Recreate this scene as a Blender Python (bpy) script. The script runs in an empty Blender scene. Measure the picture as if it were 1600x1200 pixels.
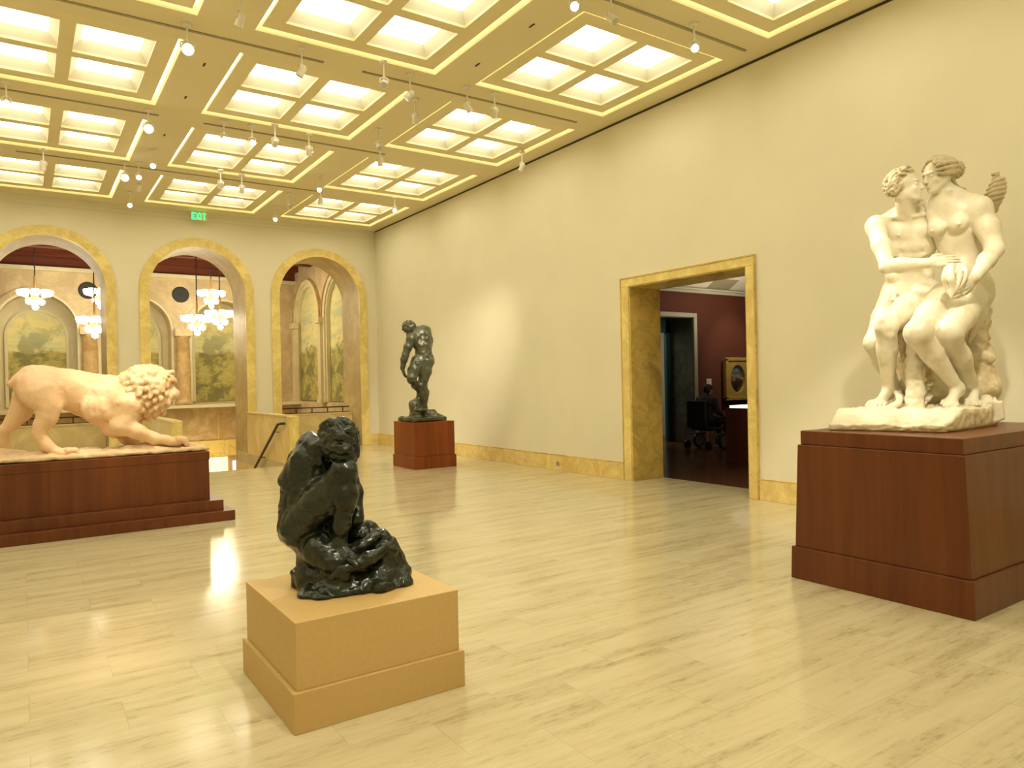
import bpy, math, random
import numpy as np
from mathutils import Vector, Matrix
random.seed(7)
SC = bpy.context.scene
COL = SC.collection
PI = math.pi

# ------------------------------------------------------------------ camera
F_PX = 1125.986
YAW, PITCH, ROLL = 0.597442618, -0.004439, -0.02118867
CAMH = 1.55
_f = np.array([math.sin(YAW)*math.cos(PITCH), math.cos(YAW)*math.cos(PITCH), math.sin(PITCH)])
_r = np.array([math.cos(YAW), -math.sin(YAW), 0.0])
_u = np.cross(_r, _f)
RT = math.cos(ROLL)*_r + math.sin(ROLL)*_u
UP = -math.sin(ROLL)*_r + math.cos(ROLL)*_u
FW = _f
EYE = np.array([0, 0, CAMH])
cam_d = bpy.data.cameras.new('camera')
cam = bpy.data.objects.new('camera', cam_d)
COL.objects.link(cam)
cam_d.sensor_width = 36.0
cam_d.lens = F_PX*36.0/1600.0
cam_d.clip_end = 200
m = Matrix(((RT[0], UP[0], -FW[0], 0), (RT[1], UP[1], -FW[1], 0), (RT[2], UP[2], -FW[2], CAMH), (0, 0, 0, 1)))
cam.matrix_world = m
SC.camera = cam

def ray(x, y): return RT*(x-800)/F_PX - UP*(y-600)/F_PX + FW
def at(x, y, d): return EYE + ray(x, y)*d            # a measured direction at a real distance
def at_z(x, y, z):
    d = ray(x, y); return EYE + d*((z-CAMH)/d[2])
def at_y(x, y, Y):
    d = ray(x, y); return EYE + d*(Y/d[1])

# ------------------------------------------------------------------ object helpers
def setp(o, label=None, cat=None, group=None, kind=None):
    if label: o['label'] = label
    if cat: o['category'] = cat
    if group: o['group'] = group
    if kind: o['kind'] = kind
    return o
def empty(name, loc, label=None, cat=None, group=None):
    o = bpy.data.objects.new(name, None); COL.objects.link(o)
    o.location = Vector(loc); o.empty_display_size = .1
    return setp(o, label, cat, group)
def mesh_obj(name, verts, faces, mat, parent=None, smooth=False, org=None):
    """verts are world coordinates; object origin = parent's location or org"""
    V = np.asarray(verts, dtype=np.float64).reshape(-1, 3)
    if parent is not None:
        o0 = np.array(world_loc(parent))
    elif org is not None:
        o0 = np.array(org, dtype=float)
    else:
        o0 = np.zeros(3)
    V = V - o0
    me = bpy.data.meshes.new(name)
    if isinstance(faces, np.ndarray):
        nf = len(faces); k = faces.shape[1]
        me.vertices.add(len(V)); me.vertices.foreach_set('co', V.astype(np.float32).ravel())
        me.loops.add(nf*k); me.loops.foreach_set('vertex_index', faces.astype(np.int32).ravel())
        me.polygons.add(nf); me.polygons.foreach_set('loop_start', np.arange(0, nf*k, k, dtype=np.int32))
        me.polygons.foreach_set('loop_total', np.full(nf, k, dtype=np.int32))
        me.update(calc_edges=True); me.validate()
    else:
        me.from_pydata([tuple(v) for v in V], [], [tuple(f) for f in faces]); me.update()
    if smooth: me.polygons.foreach_set('use_smooth', [True]*len(me.polygons))
    me.materials.append(mat)
    o = bpy.data.objects.new(name, me); COL.objects.link(o)
    if parent is not None: o.parent = parent
    elif org is not None: o.location = Vector(org)
    return o
def world_loc(o):
    v = Vector((0, 0, 0))
    while o is not None:
        v = v + o.location; o = o.parent
    return v

class MB:
    def __init__(s): s.v = []; s.f = []
    def add(s, V, Fs):
        n = len(s.v); s.v += [tuple(map(float, q)) for q in V]; s.f += [tuple(i+n for i in f) for f in Fs]; return s
    def box(s, x0, y0, z0, x1, y1, z1):
        V = [(x0,y0,z0),(x1,y0,z0),(x1,y1,z0),(x0,y1,z0),(x0,y0,z1),(x1,y0,z1),(x1,y1,z1),(x0,y1,z1)]
        return s.add(V, [(0,3,2,1),(4,5,6,7),(0,1,5,4),(1,2,6,5),(2,3,7,6),(3,0,4,7)])
    def frustum(s, a, b):   # a,b = (x0,y0,z,x1,y1)
        V = []
        for (x0,y0,z,x1,y1) in (a, b): V += [(x0,y0,z),(x1,y0,z),(x1,y1,z),(x0,y1,z)]
        return s.add(V, [(0,3,2,1),(4,5,6,7),(0,1,5,4),(1,2,6,5),(2,3,7,6),(3,0,4,7)])
    def quad(s, *P): return s.add(P, [tuple(range(len(P)))])
    def tube(s, pts, r, n=10, cap=True):
        pts = [np.array(p, float) for p in pts]
        rr = r if isinstance(r, (list, tuple)) else [r]*len(pts)
        rings = []
        ref = None
        for i, p in enumerate(pts):
            t = (pts[min(i+1, len(pts)-1)]-pts[max(i-1, 0)]); t = t/(np.linalg.norm(t)+1e-9)
            if ref is None:
                ref = np.array([0,0,1.]) if abs(t[2]) < .9 else np.array([1.,0,0])
            a = np.cross(t, ref); a /= np.linalg.norm(a)+1e-9; b = np.cross(a, t); ref = b
            rings.append([p + rr[i]*(math.cos(2*PI*k/n)*a+math.sin(2*PI*k/n)*b) for k in range(n)])
        V = [q for R in rings for q in R]; Fs = []
        for i in range(len(pts)-1):
            for k in range(n):
                Fs.append((i*n+k, i*n+(k+1)%n, (i+1)*n+(k+1)%n, (i+1)*n+k))
        if cap: Fs.append(tuple(range(n))[::-1]); Fs.append(tuple((len(pts)-1)*n+k for k in range(n)))
        return s.add(V, Fs)
    def lathe(s, c, prof, n=20, axis=(0,0,1)):  # prof: (radius, height)
        ax = np.array(axis, float); ax /= np.linalg.norm(ax)
        ref = np.array([1.,0,0]) if abs(ax[0]) < .9 else np.array([0,1.,0])
        a = np.cross(ax, ref); a /= np.linalg.norm(a); b = np.cross(ax, a); c = np.array(c, float)
        V = []; Fs = []
        for (r, h) in prof:
            V += [c + ax*h + r*(math.cos(2*PI*k/n)*a+math.sin(2*PI*k/n)*b) for k in range(n)]
        for i in range(len(prof)-1):
            for k in range(n): Fs.append((i*n+k, i*n+(k+1)%n, (i+1)*n+(k+1)%n, (i+1)*n+k))
        Fs.append(tuple(range(n))[::-1]); Fs.append(tuple((len(prof)-1)*n+k for k in range(n)))
        return s.add(V, Fs)
    def ball(s, c, r, n=10, m_=6):
        r = r if isinstance(r, (tuple, list)) else (r, r, r)
        V = [(c[0], c[1], c[2]-r[2])]; Fs = []
        for i in range(1, m_):
            t = PI*i/m_
            V += [(c[0]+r[0]*math.sin(t)*math.cos(2*PI*k/n), c[1]+r[1]*math.sin(t)*math.sin(2*PI*k/n), c[2]-r[2]*math.cos(t)) for k in range(n)]
        V.append((c[0], c[1], c[2]+r[2])); L = len(V)-1
        for k in range(n):
            Fs.append((0, 1+(k+1)%n, 1+k)); Fs.append((L, L-n+k, L-n+(k+1)%n))
            for i in range(m_-2): Fs.append((1+i*n+k, 1+i*n+(k+1)%n, 1+(i+1)*n+(k+1)%n, 1+(i+1)*n+k))
        return s.add(V, Fs)
    def build(s, name, mat, parent=None, smooth=False, bevel=0, org=None):
        o = mesh_obj(name, s.v, s.f, mat, parent, smooth, org)
        if bevel:
            b = o.modifiers.new('bevel', 'BEVEL'); b.width = bevel; b.segments = 2; b.limit_method = 'ANGLE'
        return o
def struct(name, mb, mat, **k):
    return setp(mb.build(name, mat, None, **k), kind='structure')

# ------------------------------------------------------------------ materials
def new_mat(name):
    M = bpy.data.materials.new(name); M.use_nodes = True
    nt = M.node_tree; b = nt.nodes['Principled BSDF']
    return M, nt, b
def N(nt, t, **k):
    n = nt.nodes.new(t)
    for a, v in k.items():
        if a in n.inputs: n.inputs[a].default_value = v
        else: setattr(n, a, v)
    return n
def coords(nt, scale=(1,1,1), rot=(0,0,0), world=True):
    tc = nt.nodes.new('ShaderNodeTexCoord'); mp = nt.nodes.new('ShaderNodeMapping')
    mp.inputs['Scale'].default_value = scale; mp.inputs['Rotation'].default_value = rot
    nt.links.new(tc.outputs['Object'], mp.inputs['Vector'])
    return mp.outputs['Vector']
def noise(nt, vec, scale, detail=4, rough=.55, dist=0.0):
    n = nt.nodes.new('ShaderNodeTexNoise'); n.inputs['Scale'].default_value = scale
    n.inputs['Detail'].default_value = detail; n.inputs['Roughness'].default_value = rough
    n.inputs['Distortion'].default_value = dist
    nt.links.new(vec, n.inputs['Vector']); return n.outputs['Fac']
def ramp(nt, fac, stops):
    r = nt.nodes.new('ShaderNodeValToRGB'); e = r.color_ramp.elements
    while len(e) < len(stops): e.new(.5)
    for i, (p, c) in enumerate(stops): e[i].position = p; e[i].color = (*c, 1) if len(c) == 3 else c
    nt.links.new(fac, r.inputs['Fac']); return r.outputs['Color']
def mixc(nt, fac, a, b, mode='MIX'):
    n = nt.nodes.new('ShaderNodeMix'); n.data_type = 'RGBA'; n.blend_type = mode
    for sock, v in ((n.inputs[0], fac), (n.inputs[6], a), (n.inputs[7], b)):
        if isinstance(v, (int, float)): sock.default_value = v
        elif isinstance(v, tuple): sock.default_value = (*v[:3], 1)
        else: nt.links.new(v, sock)
    return n.outputs[2]
def mth(nt, op, a, b=0.0):
    n = nt.nodes.new('ShaderNodeMath'); n.operation = op
    for i, v in enumerate((a, b)):
        if isinstance(v, (int, float)): n.inputs[i].default_value = v
        else: nt.links.new(v, n.inputs[i])
    return n.outputs[0]
def bump(nt, b, h, strength=.3, dist=.01):
    n = nt.nodes.new('ShaderNodeBump'); n.inputs['Strength'].default_value = strength
    n.inputs['Distance'].default_value = dist
    nt.links.new(h, n.inputs['Height']); nt.links.new(n.outputs['Normal'], b.inputs['Normal'])
def plain(name, c, rough=.5, metal=0, var=.06, scale=3.0, spec=None):
    M, nt, b = new_mat(name)
    v = coords(nt); f = noise(nt, v, scale)
    lo = tuple(x*(1-var) for x in c); hi = tuple(min(1, x*(1+var)) for x in c)
    nt.links.new(ramp(nt, f, [(.3, lo), (.7, hi)]), b.inputs['Base Color'])
    b.inputs['Roughness'].default_value = rough; b.inputs['Metallic'].default_value = metal
    if spec is not None: b.inputs['Specular IOR Level'].default_value = spec
    return M
def emis(name, c, s):
    M, nt, b = new_mat(name)
    b.inputs['Base Color'].default_value = (*[min(1, x) for x in c], 1)
    b.inputs['Emission Color'].default_value = (*c, 1); b.inputs['Emission Strength'].default_value = s
    return M
WARM = (1.0, .86, .47)

def wood(name, c0, c1, rough=.3, axis=2):
    M, nt, b = new_mat(name)
    sc = [14, 14, 14]; sc[axis] = .7
    v = coords(nt, tuple(sc)); f = noise(nt, v, 1.0, 6, .6, .4)
    sc2 = [2.2, 2.2, 2.2]; sc2[axis] = .12
    f2 = noise(nt, coords(nt, tuple(sc2)), 1.0, 2)
    f3 = mth(nt, 'ADD', mth(nt, 'MULTIPLY', f, .55), mth(nt, 'MULTIPLY', f2, .45))
    nt.links.new(ramp(nt, f3, [(.36, c0), (.62, c1)]), b.inputs['Base Color'])
    b.inputs['Roughness'].default_value = rough+.06; b.inputs['Specular IOR Level'].default_value = .3
    return M
def marble(name, base, vein, dark, rough=.2, scale=1.6, lo=.42, hi=.6):
    M, nt, b = new_mat(name)
    v = coords(nt); f = noise(nt, v, scale, 8, .62, 1.6)
    g = noise(nt, v, scale*1.8, 6, .6, 1.2)
    c = ramp(nt, f, [(lo, vein), ((lo+hi)/2, base), (hi, tuple(min(1, x*1.12) for x in base))])
    ridge = mth(nt, 'ABSOLUTE', mth(nt, 'SUBTRACT', g, .5))
    k = ramp(nt, ridge, [(0.0, (1,1,1)), (.05, (0,0,0))])
    c2 = mixc(nt, mth(nt, 'MULTIPLY', k, .32), c, dark)
    nt.links.new(c2, b.inputs['Base Color']); b.inputs['Roughness'].default_value = rough
    return M

M_wall = plain('wall_fabric', (.80, .75, .57), .85, var=.025, scale=1.2)
M_ceil = plain('ceiling_plaster', (.79, .70, .44), .8, var=.02, scale=.8)
M_frame = plain('coffer_plaster', (.82, .72, .43), .8, var=.02)
M_cell = plain('coffer_white', (.80, .76, .60), .8, var=.01)
M_panel = emis('diffuser_glow', (1.0, .945, .75), 3.4)
M_cove = emis('cove_glow', (1.0, .945, .72), 2.0)
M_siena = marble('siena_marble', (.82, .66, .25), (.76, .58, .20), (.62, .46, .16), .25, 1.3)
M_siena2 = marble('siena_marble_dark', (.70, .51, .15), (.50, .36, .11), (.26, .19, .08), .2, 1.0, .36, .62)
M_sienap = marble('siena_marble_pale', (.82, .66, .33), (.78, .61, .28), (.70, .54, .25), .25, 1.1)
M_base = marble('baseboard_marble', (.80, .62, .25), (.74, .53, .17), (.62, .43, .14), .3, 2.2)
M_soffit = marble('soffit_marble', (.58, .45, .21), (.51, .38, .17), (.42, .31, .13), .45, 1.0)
M_pinkstone = marble('court_stone', (.60, .48, .28), (.54, .41, .24), (.47, .34, .19), .4, 1.2)
M_brownmarble = marble('court_wainscot_marble', (.58, .41, .19), (.50, .33, .14), (.40, .25, .10), .25, 1.4)
M_palestone = plain('court_pale_stone', (.72, .66, .44), .5)
M_mahog = wood('mahogany', (.105, .030, .009), (.165, .050, .014), .26)
M_mahog2 = wood('mahogany_red', (.16, .036, .008), (.28, .07, .015), .3)
M_tan = plain('tan_painted_mdf', (.52, .35, .125), .6, var=.03, scale=40)
M_darkgap = plain('shadow_gap_black', (.06, .045, .02), .9)
M_iron = plain('dark_iron', (.05, .035, .03), .45, metal=.4)
M_white = plain('white_fixture', (.78, .74, .62), .35, var=.01)
M_darkw = plain('dark_track', (.34, .29, .16), .5)
M_lens = emis('lamp_lens', (1.0, .95, .82), 9.0)
M_lens_off = plain('lens_grey', (.55, .52, .42), .15)
M_green = emis('exit_green', (.02, 1.0, .22), 1.6)
M_exitplate = plain('exit_plate', (.72, .66, .40), .4)
M_grille = plain('black_grille', (.025, .025, .02), .6)
M_redwall = plain('red_gallery_wall', (.085, .018, .0065), .85, var=.04)
M_redceil = plain('gallery_ceiling_white', (.62, .58, .48), .9)
M_darkstone = marble('dark_green_stone', (.055, .055, .035), (.03, .032, .02), (.11, .10, .06), .3, 1.4)
M_teal = plain('teal_paint', (.01, .055, .06), .5)
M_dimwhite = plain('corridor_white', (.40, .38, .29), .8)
M_gallfloor = wood('gallery_wood_floor', (.07, .028, .014), (.13, .052, .022), .22, axis=0)
M_gallfloor.node_tree.nodes['Principled BSDF'].inputs['Roughness'].default_value = .2; M_gallfloor.node_tree.nodes['Principled BSDF'].inputs['Specular IOR Level'].default_value = .5
M_casewood = wood('case_wood', (.06, .014, .008), (.10, .024, .012), .3)
M_casetop = emis('lit_case_top', (1.0, .93, .72), 2.2)
M_gilt = plain('gilt_frame', (.52, .35, .09), .4, metal=.3, var=.35, scale=30)
M_redbeam = wood('court_ceiling_redwood', (.11, .022, .010), (.20, .05, .02), .5, axis=0)
M_chan = emis('chandelier_glass', (1.0, .93, .74), 7.0)
M_brass = plain('brass', (.45, .28, .09), .35, metal=.7)
M_outlet = plain('outlet_grey', (.30, .27, .18), .5)

# floor: honey travertine in staggered courses
def floor_mat():
    M, nt, b = new_mat('travertine')
    tc = nt.nodes.new('ShaderNodeTexCoord')
    mp = nt.nodes.new('ShaderNodeMapping'); nt.links.new(tc.outputs['Object'], mp.inputs['Vector'])
    br = nt.nodes.new('ShaderNodeTexBrick')
    br.inputs['Scale'].default_value = 1.0; br.inputs['Brick Width'].default_value = .755
    br.inputs['Row Height'].default_value = .37; br.inputs['Mortar Size'].default_value = .0022
    br.inputs['Mortar Smooth'].default_value = .3; br.inputs['Bias'].default_value = 0
    br.inputs['Color1'].default_value = (0, 0, 0, 1); br.inputs['Color2'].default_value = (1, 1, 1, 1)
    br.inputs['Mortar'].default_value = (.5, .5, .5, 1); br.offset = .5
    nt.links.new(mp.outputs['Vector'], br.inputs['Vector'])
    # each stone gets its own streak offset
    sep = nt.nodes.new('ShaderNodeSeparateXYZ'); nt.links.new(tc.outputs['Object'], sep.inputs[0])
    off = mth(nt, 'MULTIPLY', br.outputs['Color'], 1.7)
    cmb = nt.nodes.new('ShaderNodeCombineXYZ')
    nt.links.new(mth(nt, 'MULTIPLY', sep.outputs[0], .85), cmb.inputs[0])
    nt.links.new(mth(nt, 'MULTIPLY', sep.outputs[1], 8.5), cmb.inputs[1])
    nt.links.new(off, cmb.inputs[2])
    f = noise(nt, cmb.outputs[0], 1.0, 5, .6, .3)
    cmb2 = nt.nodes.new('ShaderNodeCombineXYZ')
    nt.links.new(mth(nt, 'MULTIPLY', sep.outputs[0], 9), cmb2.inputs[0])
    nt.links.new(mth(nt, 'MULTIPLY', sep.outputs[1], 34.0), cmb2.inputs[1])
    nt.links.new(off, cmb2.inputs[2])
    g = noise(nt, cmb2.outputs[0], 1.0, 6, .75)
    c = ramp(nt, f, [(.28, (.47, .40, .24)), (.42, (.57, .495, .305)), (.58, (.635, .56, .36)), (.78, (.68, .605, .40))])
    c = mixc(nt, mth(nt, 'MULTIPLY', br.outputs['Color'], .10), c, (.74, .65, .43))
    gg = ramp(nt, g, [(.34, (1, 1, 1)), (.50, (0, 0, 0))])
    band = ramp(nt, f, [(.36, (1, 1, 1)), (.54, (.10, .10, .10))])
    pit = mth(nt, 'MULTIPLY', mth(nt, 'MULTIPLY', gg, band), .7)
    c = mixc(nt, pit, c, (.30, .24, .125))
    c = mixc(nt, mth(nt, 'MULTIPLY', br.outputs['Fac'], .38), c, (.36, .28, .14))
    nt.links.new(c, b.inputs['Base Color'])
    rg = nt.nodes.new('ShaderNodeMapRange'); rg.inputs['To Min'].default_value = .08; rg.inputs['To Max'].default_value = .18
    big = noise(nt, tc.outputs['Object'], .5, 2)
    nt.links.new(big, rg.inputs['Value']); nt.links.new(rg.outputs[0], b.inputs['Roughness'])
    b.inputs['Specular IOR Level'].default_value = .62
    return M
M_floor = floor_mat()

# landscape mural painted on the court walls (object Z is height, object U axis chosen)
def mural_mat(name, axis, seed):
    M, nt, b = new_mat(name)
    tc = nt.nodes.new('ShaderNodeTexCoord'); sep = nt.nodes.new('ShaderNodeSeparateXYZ')
    nt.links.new(tc.outputs['Object'], sep.inputs[0])
    u = sep.outputs[axis]; z = sep.outputs[2]
    cmb = nt.nodes.new('ShaderNodeCombineXYZ'); nt.links.new(u, cmb.inputs[0]); nt.links.new(z, cmb.inputs[1]); cmb.inputs[2].default_value = seed
    V = cmb.outputs[0]
    n1 = noise(nt, V, 1.3, 5, .6); n2 = noise(nt, V, 4.5, 5, .65)
    cs = nt.nodes.new('ShaderNodeCombineXYZ'); nt.links.new(mth(nt, 'MULTIPLY', u, .9), cs.inputs[0]); nt.links.new(mth(nt, 'MULTIPLY', z, 3.5), cs.inputs[1]); cs.inputs[2].default_value = seed
    cl = noise(nt, cs.outputs[0], 1.2, 4)
    sky = ramp(nt, cl, [(.35, (.60, .66, .42)), (.5, (.80, .74, .36)), (.7, (.88, .76, .38))])
    ground = ramp(nt, n2, [(.3, (.26, .23, .07)), (.5, (.46, .41, .13)), (.7, (.62, .54, .20))])
    # hills horizon height
    h = mth(nt, 'ADD', mth(nt, 'MULTIPLY', n1, 1.1), 1.15)
    g1 = ramp(nt, mth(nt, 'ADD', mth(nt, 'MULTIPLY', mth(nt, 'SUBTRACT', z, h), 2.5), .5), [(.3, (1,1,1)), (.6, (0,0,0))])
    c = mixc(nt, g1, sky, ground)
    tree = noise(nt, V, 1.9, 7, .62, .3)
    tz = ramp(nt, mth(nt, 'MULTIPLY', z, .25), [(.35, (1,1,1)), (.72, (0,0,0))])
    tk = mth(nt, 'MULTIPLY', ramp(nt, tree, [(.50, (0,0,0)), (.57, (1,1,1))]), tz)
    c = mixc(nt, mth(nt, 'MULTIPLY', tk, .75), c, (.17, .17, .07))
    red = ramp(nt, noise(nt, V, 2.6, 3), [(.68, (0,0,0)), (.72, (1,1,1))])
    c = mixc(nt, mth(nt, 'MULTIPLY', mth(nt, 'MULTIPLY', red, g1), .8), c, (.35, .11, .04))
    nt.links.new(c, b.inputs['Base Color']); b.inputs['Roughness'].default_value = .75
    return M

# ------------------------------------------------------------------ ROOM
H = 5.46; XR = 7.59; XL = -3.79; YB = 17.3; YF = -3.4
# floor: main slab with the stair opening between X 2.36 and 4.30 from Y 14
SX0, SX1, SY = 2.36, 4.30, 14.0
fl = MB()
fl.box(XL-.2, YF-.2, -.25, XR+.05, SY, 0)
fl.box(XL-.2, SY, -.25, SX0, YB+.9, 0)
fl.box(SX1, SY, -.25, XR+.05, YB+.9, 0)
struct('floor', fl, M_floor)
struct('floor_threshold', MB().box(XR+.05, 5.83, -.25, 8.22, 7.97+.1, 0.0), M_floor)
# stair going down away from the camera
st = MB()
for i in range(15):
    st.box(SX0, SY+i*.30, -.16*(i+1)-.5, SX1, SY+(i+1)*.30+.02, -.16*(i+1))
struct('trim_1', st, M_palestone)

# right wall with its doorway (Y 5.83..7.97, top 2.95), thickness .61
def rwall():
    m_ = MB()
    x0, x1 = XR, XR+.61
    m_.box(x0, YF, 0, x1, 5.81, H+.3); m_.box(x0, 7.99, 0, x1, YB+1.12, H+.3); m_.box(x0, 5.81, 2.97, x1, 7.99, H+.3)
    return m_
struct('wall_right', rwall(), M_wall)
struct('wall_left', MB().box(XL-.3, YF, 0, XL, YB+1.15, H+.3), M_wall)
struct('wall_front', MB().box(XL-.3, YF-.3, 0, XR+.61, YF, H+.3), M_wall)
# door 1: veined yellow marble lining and architrave
dr = empty('door_1', (XR, 6.9, 0)); setp(dr, kind='structure')
lin = MB()
lin.box(XR-.012, 7.94, 0, XR+.62, 7.985, 2.95); lin.box(XR-.012, 5.815, 0, XR+.62, 5.86, 2.95); lin.box(XR-.012, 5.86, 2.915, XR+.62, 7.94, 2.965)
lin.build('door_lining', M_siena2, dr)
arc = MB()
arc.box(XR-.03, 7.965, 0, XR-.001, 8.118, 2.93); arc.box(XR-.03, 5.717, 0, XR-.001, 5.84, 2.93); arc.box(XR-.03, 5.717, 2.93, XR-.001, 8.118, 3.046)
arc.build('architrave', M_siena, dr, bevel=.006)
arc = MB()
arc.box(XR-.036, 8.118, 0, XR-.001, 8.135, 3.046); arc.box(XR-.036, 5.70, 0, XR-.001, 5.717, 3.046); arc.box(XR-.036, 5.70, 3.046, XR-.001, 8.135, 3.064)
arc.build('edge_bead', M_siena2, dr)
# baseboards
for (y0, y1) in ((YF, 5.70), (8.135, YB-.02)):
    struct('baseboard_right', MB().box(XR-.022, y0, 0, XR, y1, .255), M_base, bevel=.004)
    struct('baseboard_right_cap', MB().box(XR-.026, y0, .255, XR, y1, .268), M_siena2)
setp(MB().box(XR-.030, 9.74, .075, XR-.020, 9.82, .15).build('wall_outlet', M_outlet, org=(XR-.03, 9.78, .11)), 'small grey outlet set in the yellow marble baseboard left of the doorway', 'outlet')
# shadow gap and slim cornice at the ceiling
struct('trim_2', MB().box(XR-.012, YF, H-.028, XR+.001, YB, H+.002), M_darkgap)
cr = MB(); cr.box(XL, YB-.05, H-.09, XR-.013, YB+.002, H); cr.box(XL, YB-.025, H-.17, XR-.013, YB+.002, H-.09)
struct('trim_3', cr, M_wall)

# back wall with round arches
def arch_pts(cx, r, zs, z0, n=28):
    P = [(cx-r, z0)] + [(cx-r*math.cos(PI*i/n), zs+r*math.sin(PI*i/n)) for i in range(n+1)] + [(cx+r, z0)]
    return P
def arch_wall(x0, x1, z0, z1, arches, ya, yb, flip=False):
    """wall in XZ between ya and yb with arched holes (cx, r, zs, zbottom)"""
    m_ = MB(); T = (lambda x, y, z: (y, x, z)) if flip else (lambda x, y, z: (x, y, z))
    cur = x0
    for (cx, r, zs, zb) in arches:
        P = arch_pts(cx, r, zs, zb)
        for y in (ya, yb):
            m_.quad(T(cur, y, z0), T(cx-r, y, z0), T(cx-r, y, z1), T(cur, y, z1))
            for a, b in zip(P[1:-2], P[2:-1]):
                m_.quad(T(a[0], y, a[1]), T(b[0], y, b[1]), T(b[0], y, z1), T(a[0], y, z1))
            if zb > z0: m_.quad(T(cx-r, y, z0), T(cx+r, y, z0), T(cx+r, y, zb), T(cx-r, y, zb))
        Q = P if zb <= z0 else P + [P[0]]
        for a, b in zip(Q[:-1], Q[1:]):
            m_.quad(T(a[0], ya, a[1]), T(b[0], ya, b[1]), T(b[0], yb, b[1]), T(a[0], yb, a[1]))
        cur = cx+r
    for y in (ya, yb): m_.quad(T(cur, y, z0), T(x1, y, z0), T(x1, y, z1), T(cur, y, z1))
    m_.quad(T(x0, ya, z1), T(x1, ya, z1), T(x1, yb, z1), T(x0, yb, z1))
    m_.quad(T(x0, ya, z0), T(x0, ya, z1), T(x0, yb, z1), T(x0, yb, z0)); m_.quad(T(x1, ya, z0), T(x1, ya, z1), T(x1, yb, z1), T(x1, yb, z0))
    return m_
AC = [(-2.33, 0.0), (.49, 0.0), (3.325, -3.0), (6.12, 0.0)]
ARC_R, ARC_S = 1.0, 3.69
struct('wall_back', arch_wall(XL, XR+.0, -3.0, H+.3, [(c, ARC_R+.02, ARC_S, z) for c, z in AC], YB, YB+1.13), M_wall)
def arch_ring(cx, r0, r1, zs, z0, y0, y1, n=36):
    """solid band between radii r0<r1 incl. straight legs down to z0"""
    A = arch_pts(cx, r0, zs, z0, n); B = arch_pts(cx, r1, zs, z0, n); m_ = MB()
    for i in range(len(A)-1):
        a, b, c, d = A[i], A[i+1], B[i+1], B[i]
        V = [(a[0], y0, a[1]), (b[0], y0, b[1]), (c[0], y0, c[1]), (d[0], y0, d[1]), (a[0], y1, a[1]), (b[0], y1, b[1]), (c[0], y1, c[1]), (d[0], y1, d[1])]
        fs = [(0,1,2,3), (4,7,6,5), (0,4,5,1), (3,2,6,7)]
        if i == 0: fs.append((0,3,7,4))
        if i == len(A)-2: fs.append((1,5,6,2))
        m_.add(V, fs)
    return m_
for i, (c, z) in enumerate(AC):
    w = empty('window_%d' % (i+1), (c, YB, 0)); setp(w, kind='structure')
    zb = max(z, -2.4) if z < 0 else 0
    arch_ring(c, ARC_R, ARC_R+.20, ARC_S, zb, YB-.035, YB+.03).build('window_frame', M_siena, w, bevel=.006)
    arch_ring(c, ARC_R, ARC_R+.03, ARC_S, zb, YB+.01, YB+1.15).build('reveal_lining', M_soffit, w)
    if z == 0:
        p = MB(); p.box(c-1.0, YB+.62, 0, c+1.0, YB+.95, .80); p.box(c-1.0, YB+.60, .80, c+1.0, YB+.97, .83)
        p.build('window_sill', M_sienap, w)
        rl = empty('balcony_railing', (c, YB+.80, .83))
        lab = {0: 'low dark iron rail on the parapet of the arch outside the left edge', 1: 'low dark iron rail on the parapet of the left arch, behind the lion', 3: 'low dark iron rail on the parapet of the right-hand arch'}[i]
        setp(rl, lab, 'railing', 'low iron rails in the arches')
        MB().box(c-.995, YB+.785, .955, c+.995, YB+.815, .985).build('top_rail', M_iron, rl)
        MB().box(c-.995, YB+.79, .832, c+.995, YB+.81, .85).build('bottom_rail', M_iron, rl)
        for k in range(5):
            x = c-.82+k*.41
            MB().box(x-.012, YB+.79, .85, x+.012, YB+.81, .955).build('post', M_iron, rl)
# baseboards on the back wall piers
piers = [(XL, -3.53), (-1.13, -.71), (1.69, 2.19), (4.47, 4.92), (7.32, XR-.023)]
for a, b in piers:
    if b > a: struct('baseboard_back', MB().box(a, YB-.022, 0, b, YB, .265), M_base, bevel=.004)
# guard walls on both sides of the stair
def guard(x0, x1, name, label):
    g = empty(name, ((x0+x1)/2, SY, 0), label, 'parapet', 'marble guard walls of the stair')
    MB().box(x0, SY+.13, -.0, x1, YB-.036, .93).build('panel', M_sienap, g)
    MB().box(x0-.012, SY+.0, 0, x1+.012, SY+.14, .945).build('end_pier', M_siena, g, bevel=.005)
    MB().box(x0-.02, SY+.14, .93, x1+.02, YB-.036, .96).build('coping', M_sienap, g)
    return g
guard(SX1, SX1+.16, 'stair_guard', 'right-hand marble guard wall of the stair, with a dark handrail on it')
guard(SX0-.16, SX0, 'stair_guard', 'left-hand marble guard wall of the stair, partly behind the lion')
hr = empty('handrail', (SX1-.07, SY+.4, .78), 'dark handrail sloping down into the stair under the arches', 'handrail')
a_ = (SX1-.08, SY+.55, .78); b_ = (SX1-.08, SY+3.0, -.62)
MB().tube([(SX1-.035, SY+.28, .80), (SX1-.075, SY+.34, .80), a_, b_], .027, 10).build('rail', M_iron, hr, smooth=True)
for t in (.08, .5, .92):
    q = [a_[i]+(b_[i]-a_[i])*t for i in range(3)]
    MB().tube([q, (q[0], q[1], q[2]-.05), (SX1-.008, q[1], q[2]-.06)], .010, 8).build('bracket', M_iron, hr)
# stairwell side walls below the floor
sw = MB(); sw.box(SX1, SY, -3, SX1+.2, YB+1.1, -.251); sw.box(SX0-.2, SY, -3, SX0, YB+1.1, -.251)
struct('wall_stairwell', sw, M_sienap)

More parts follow.
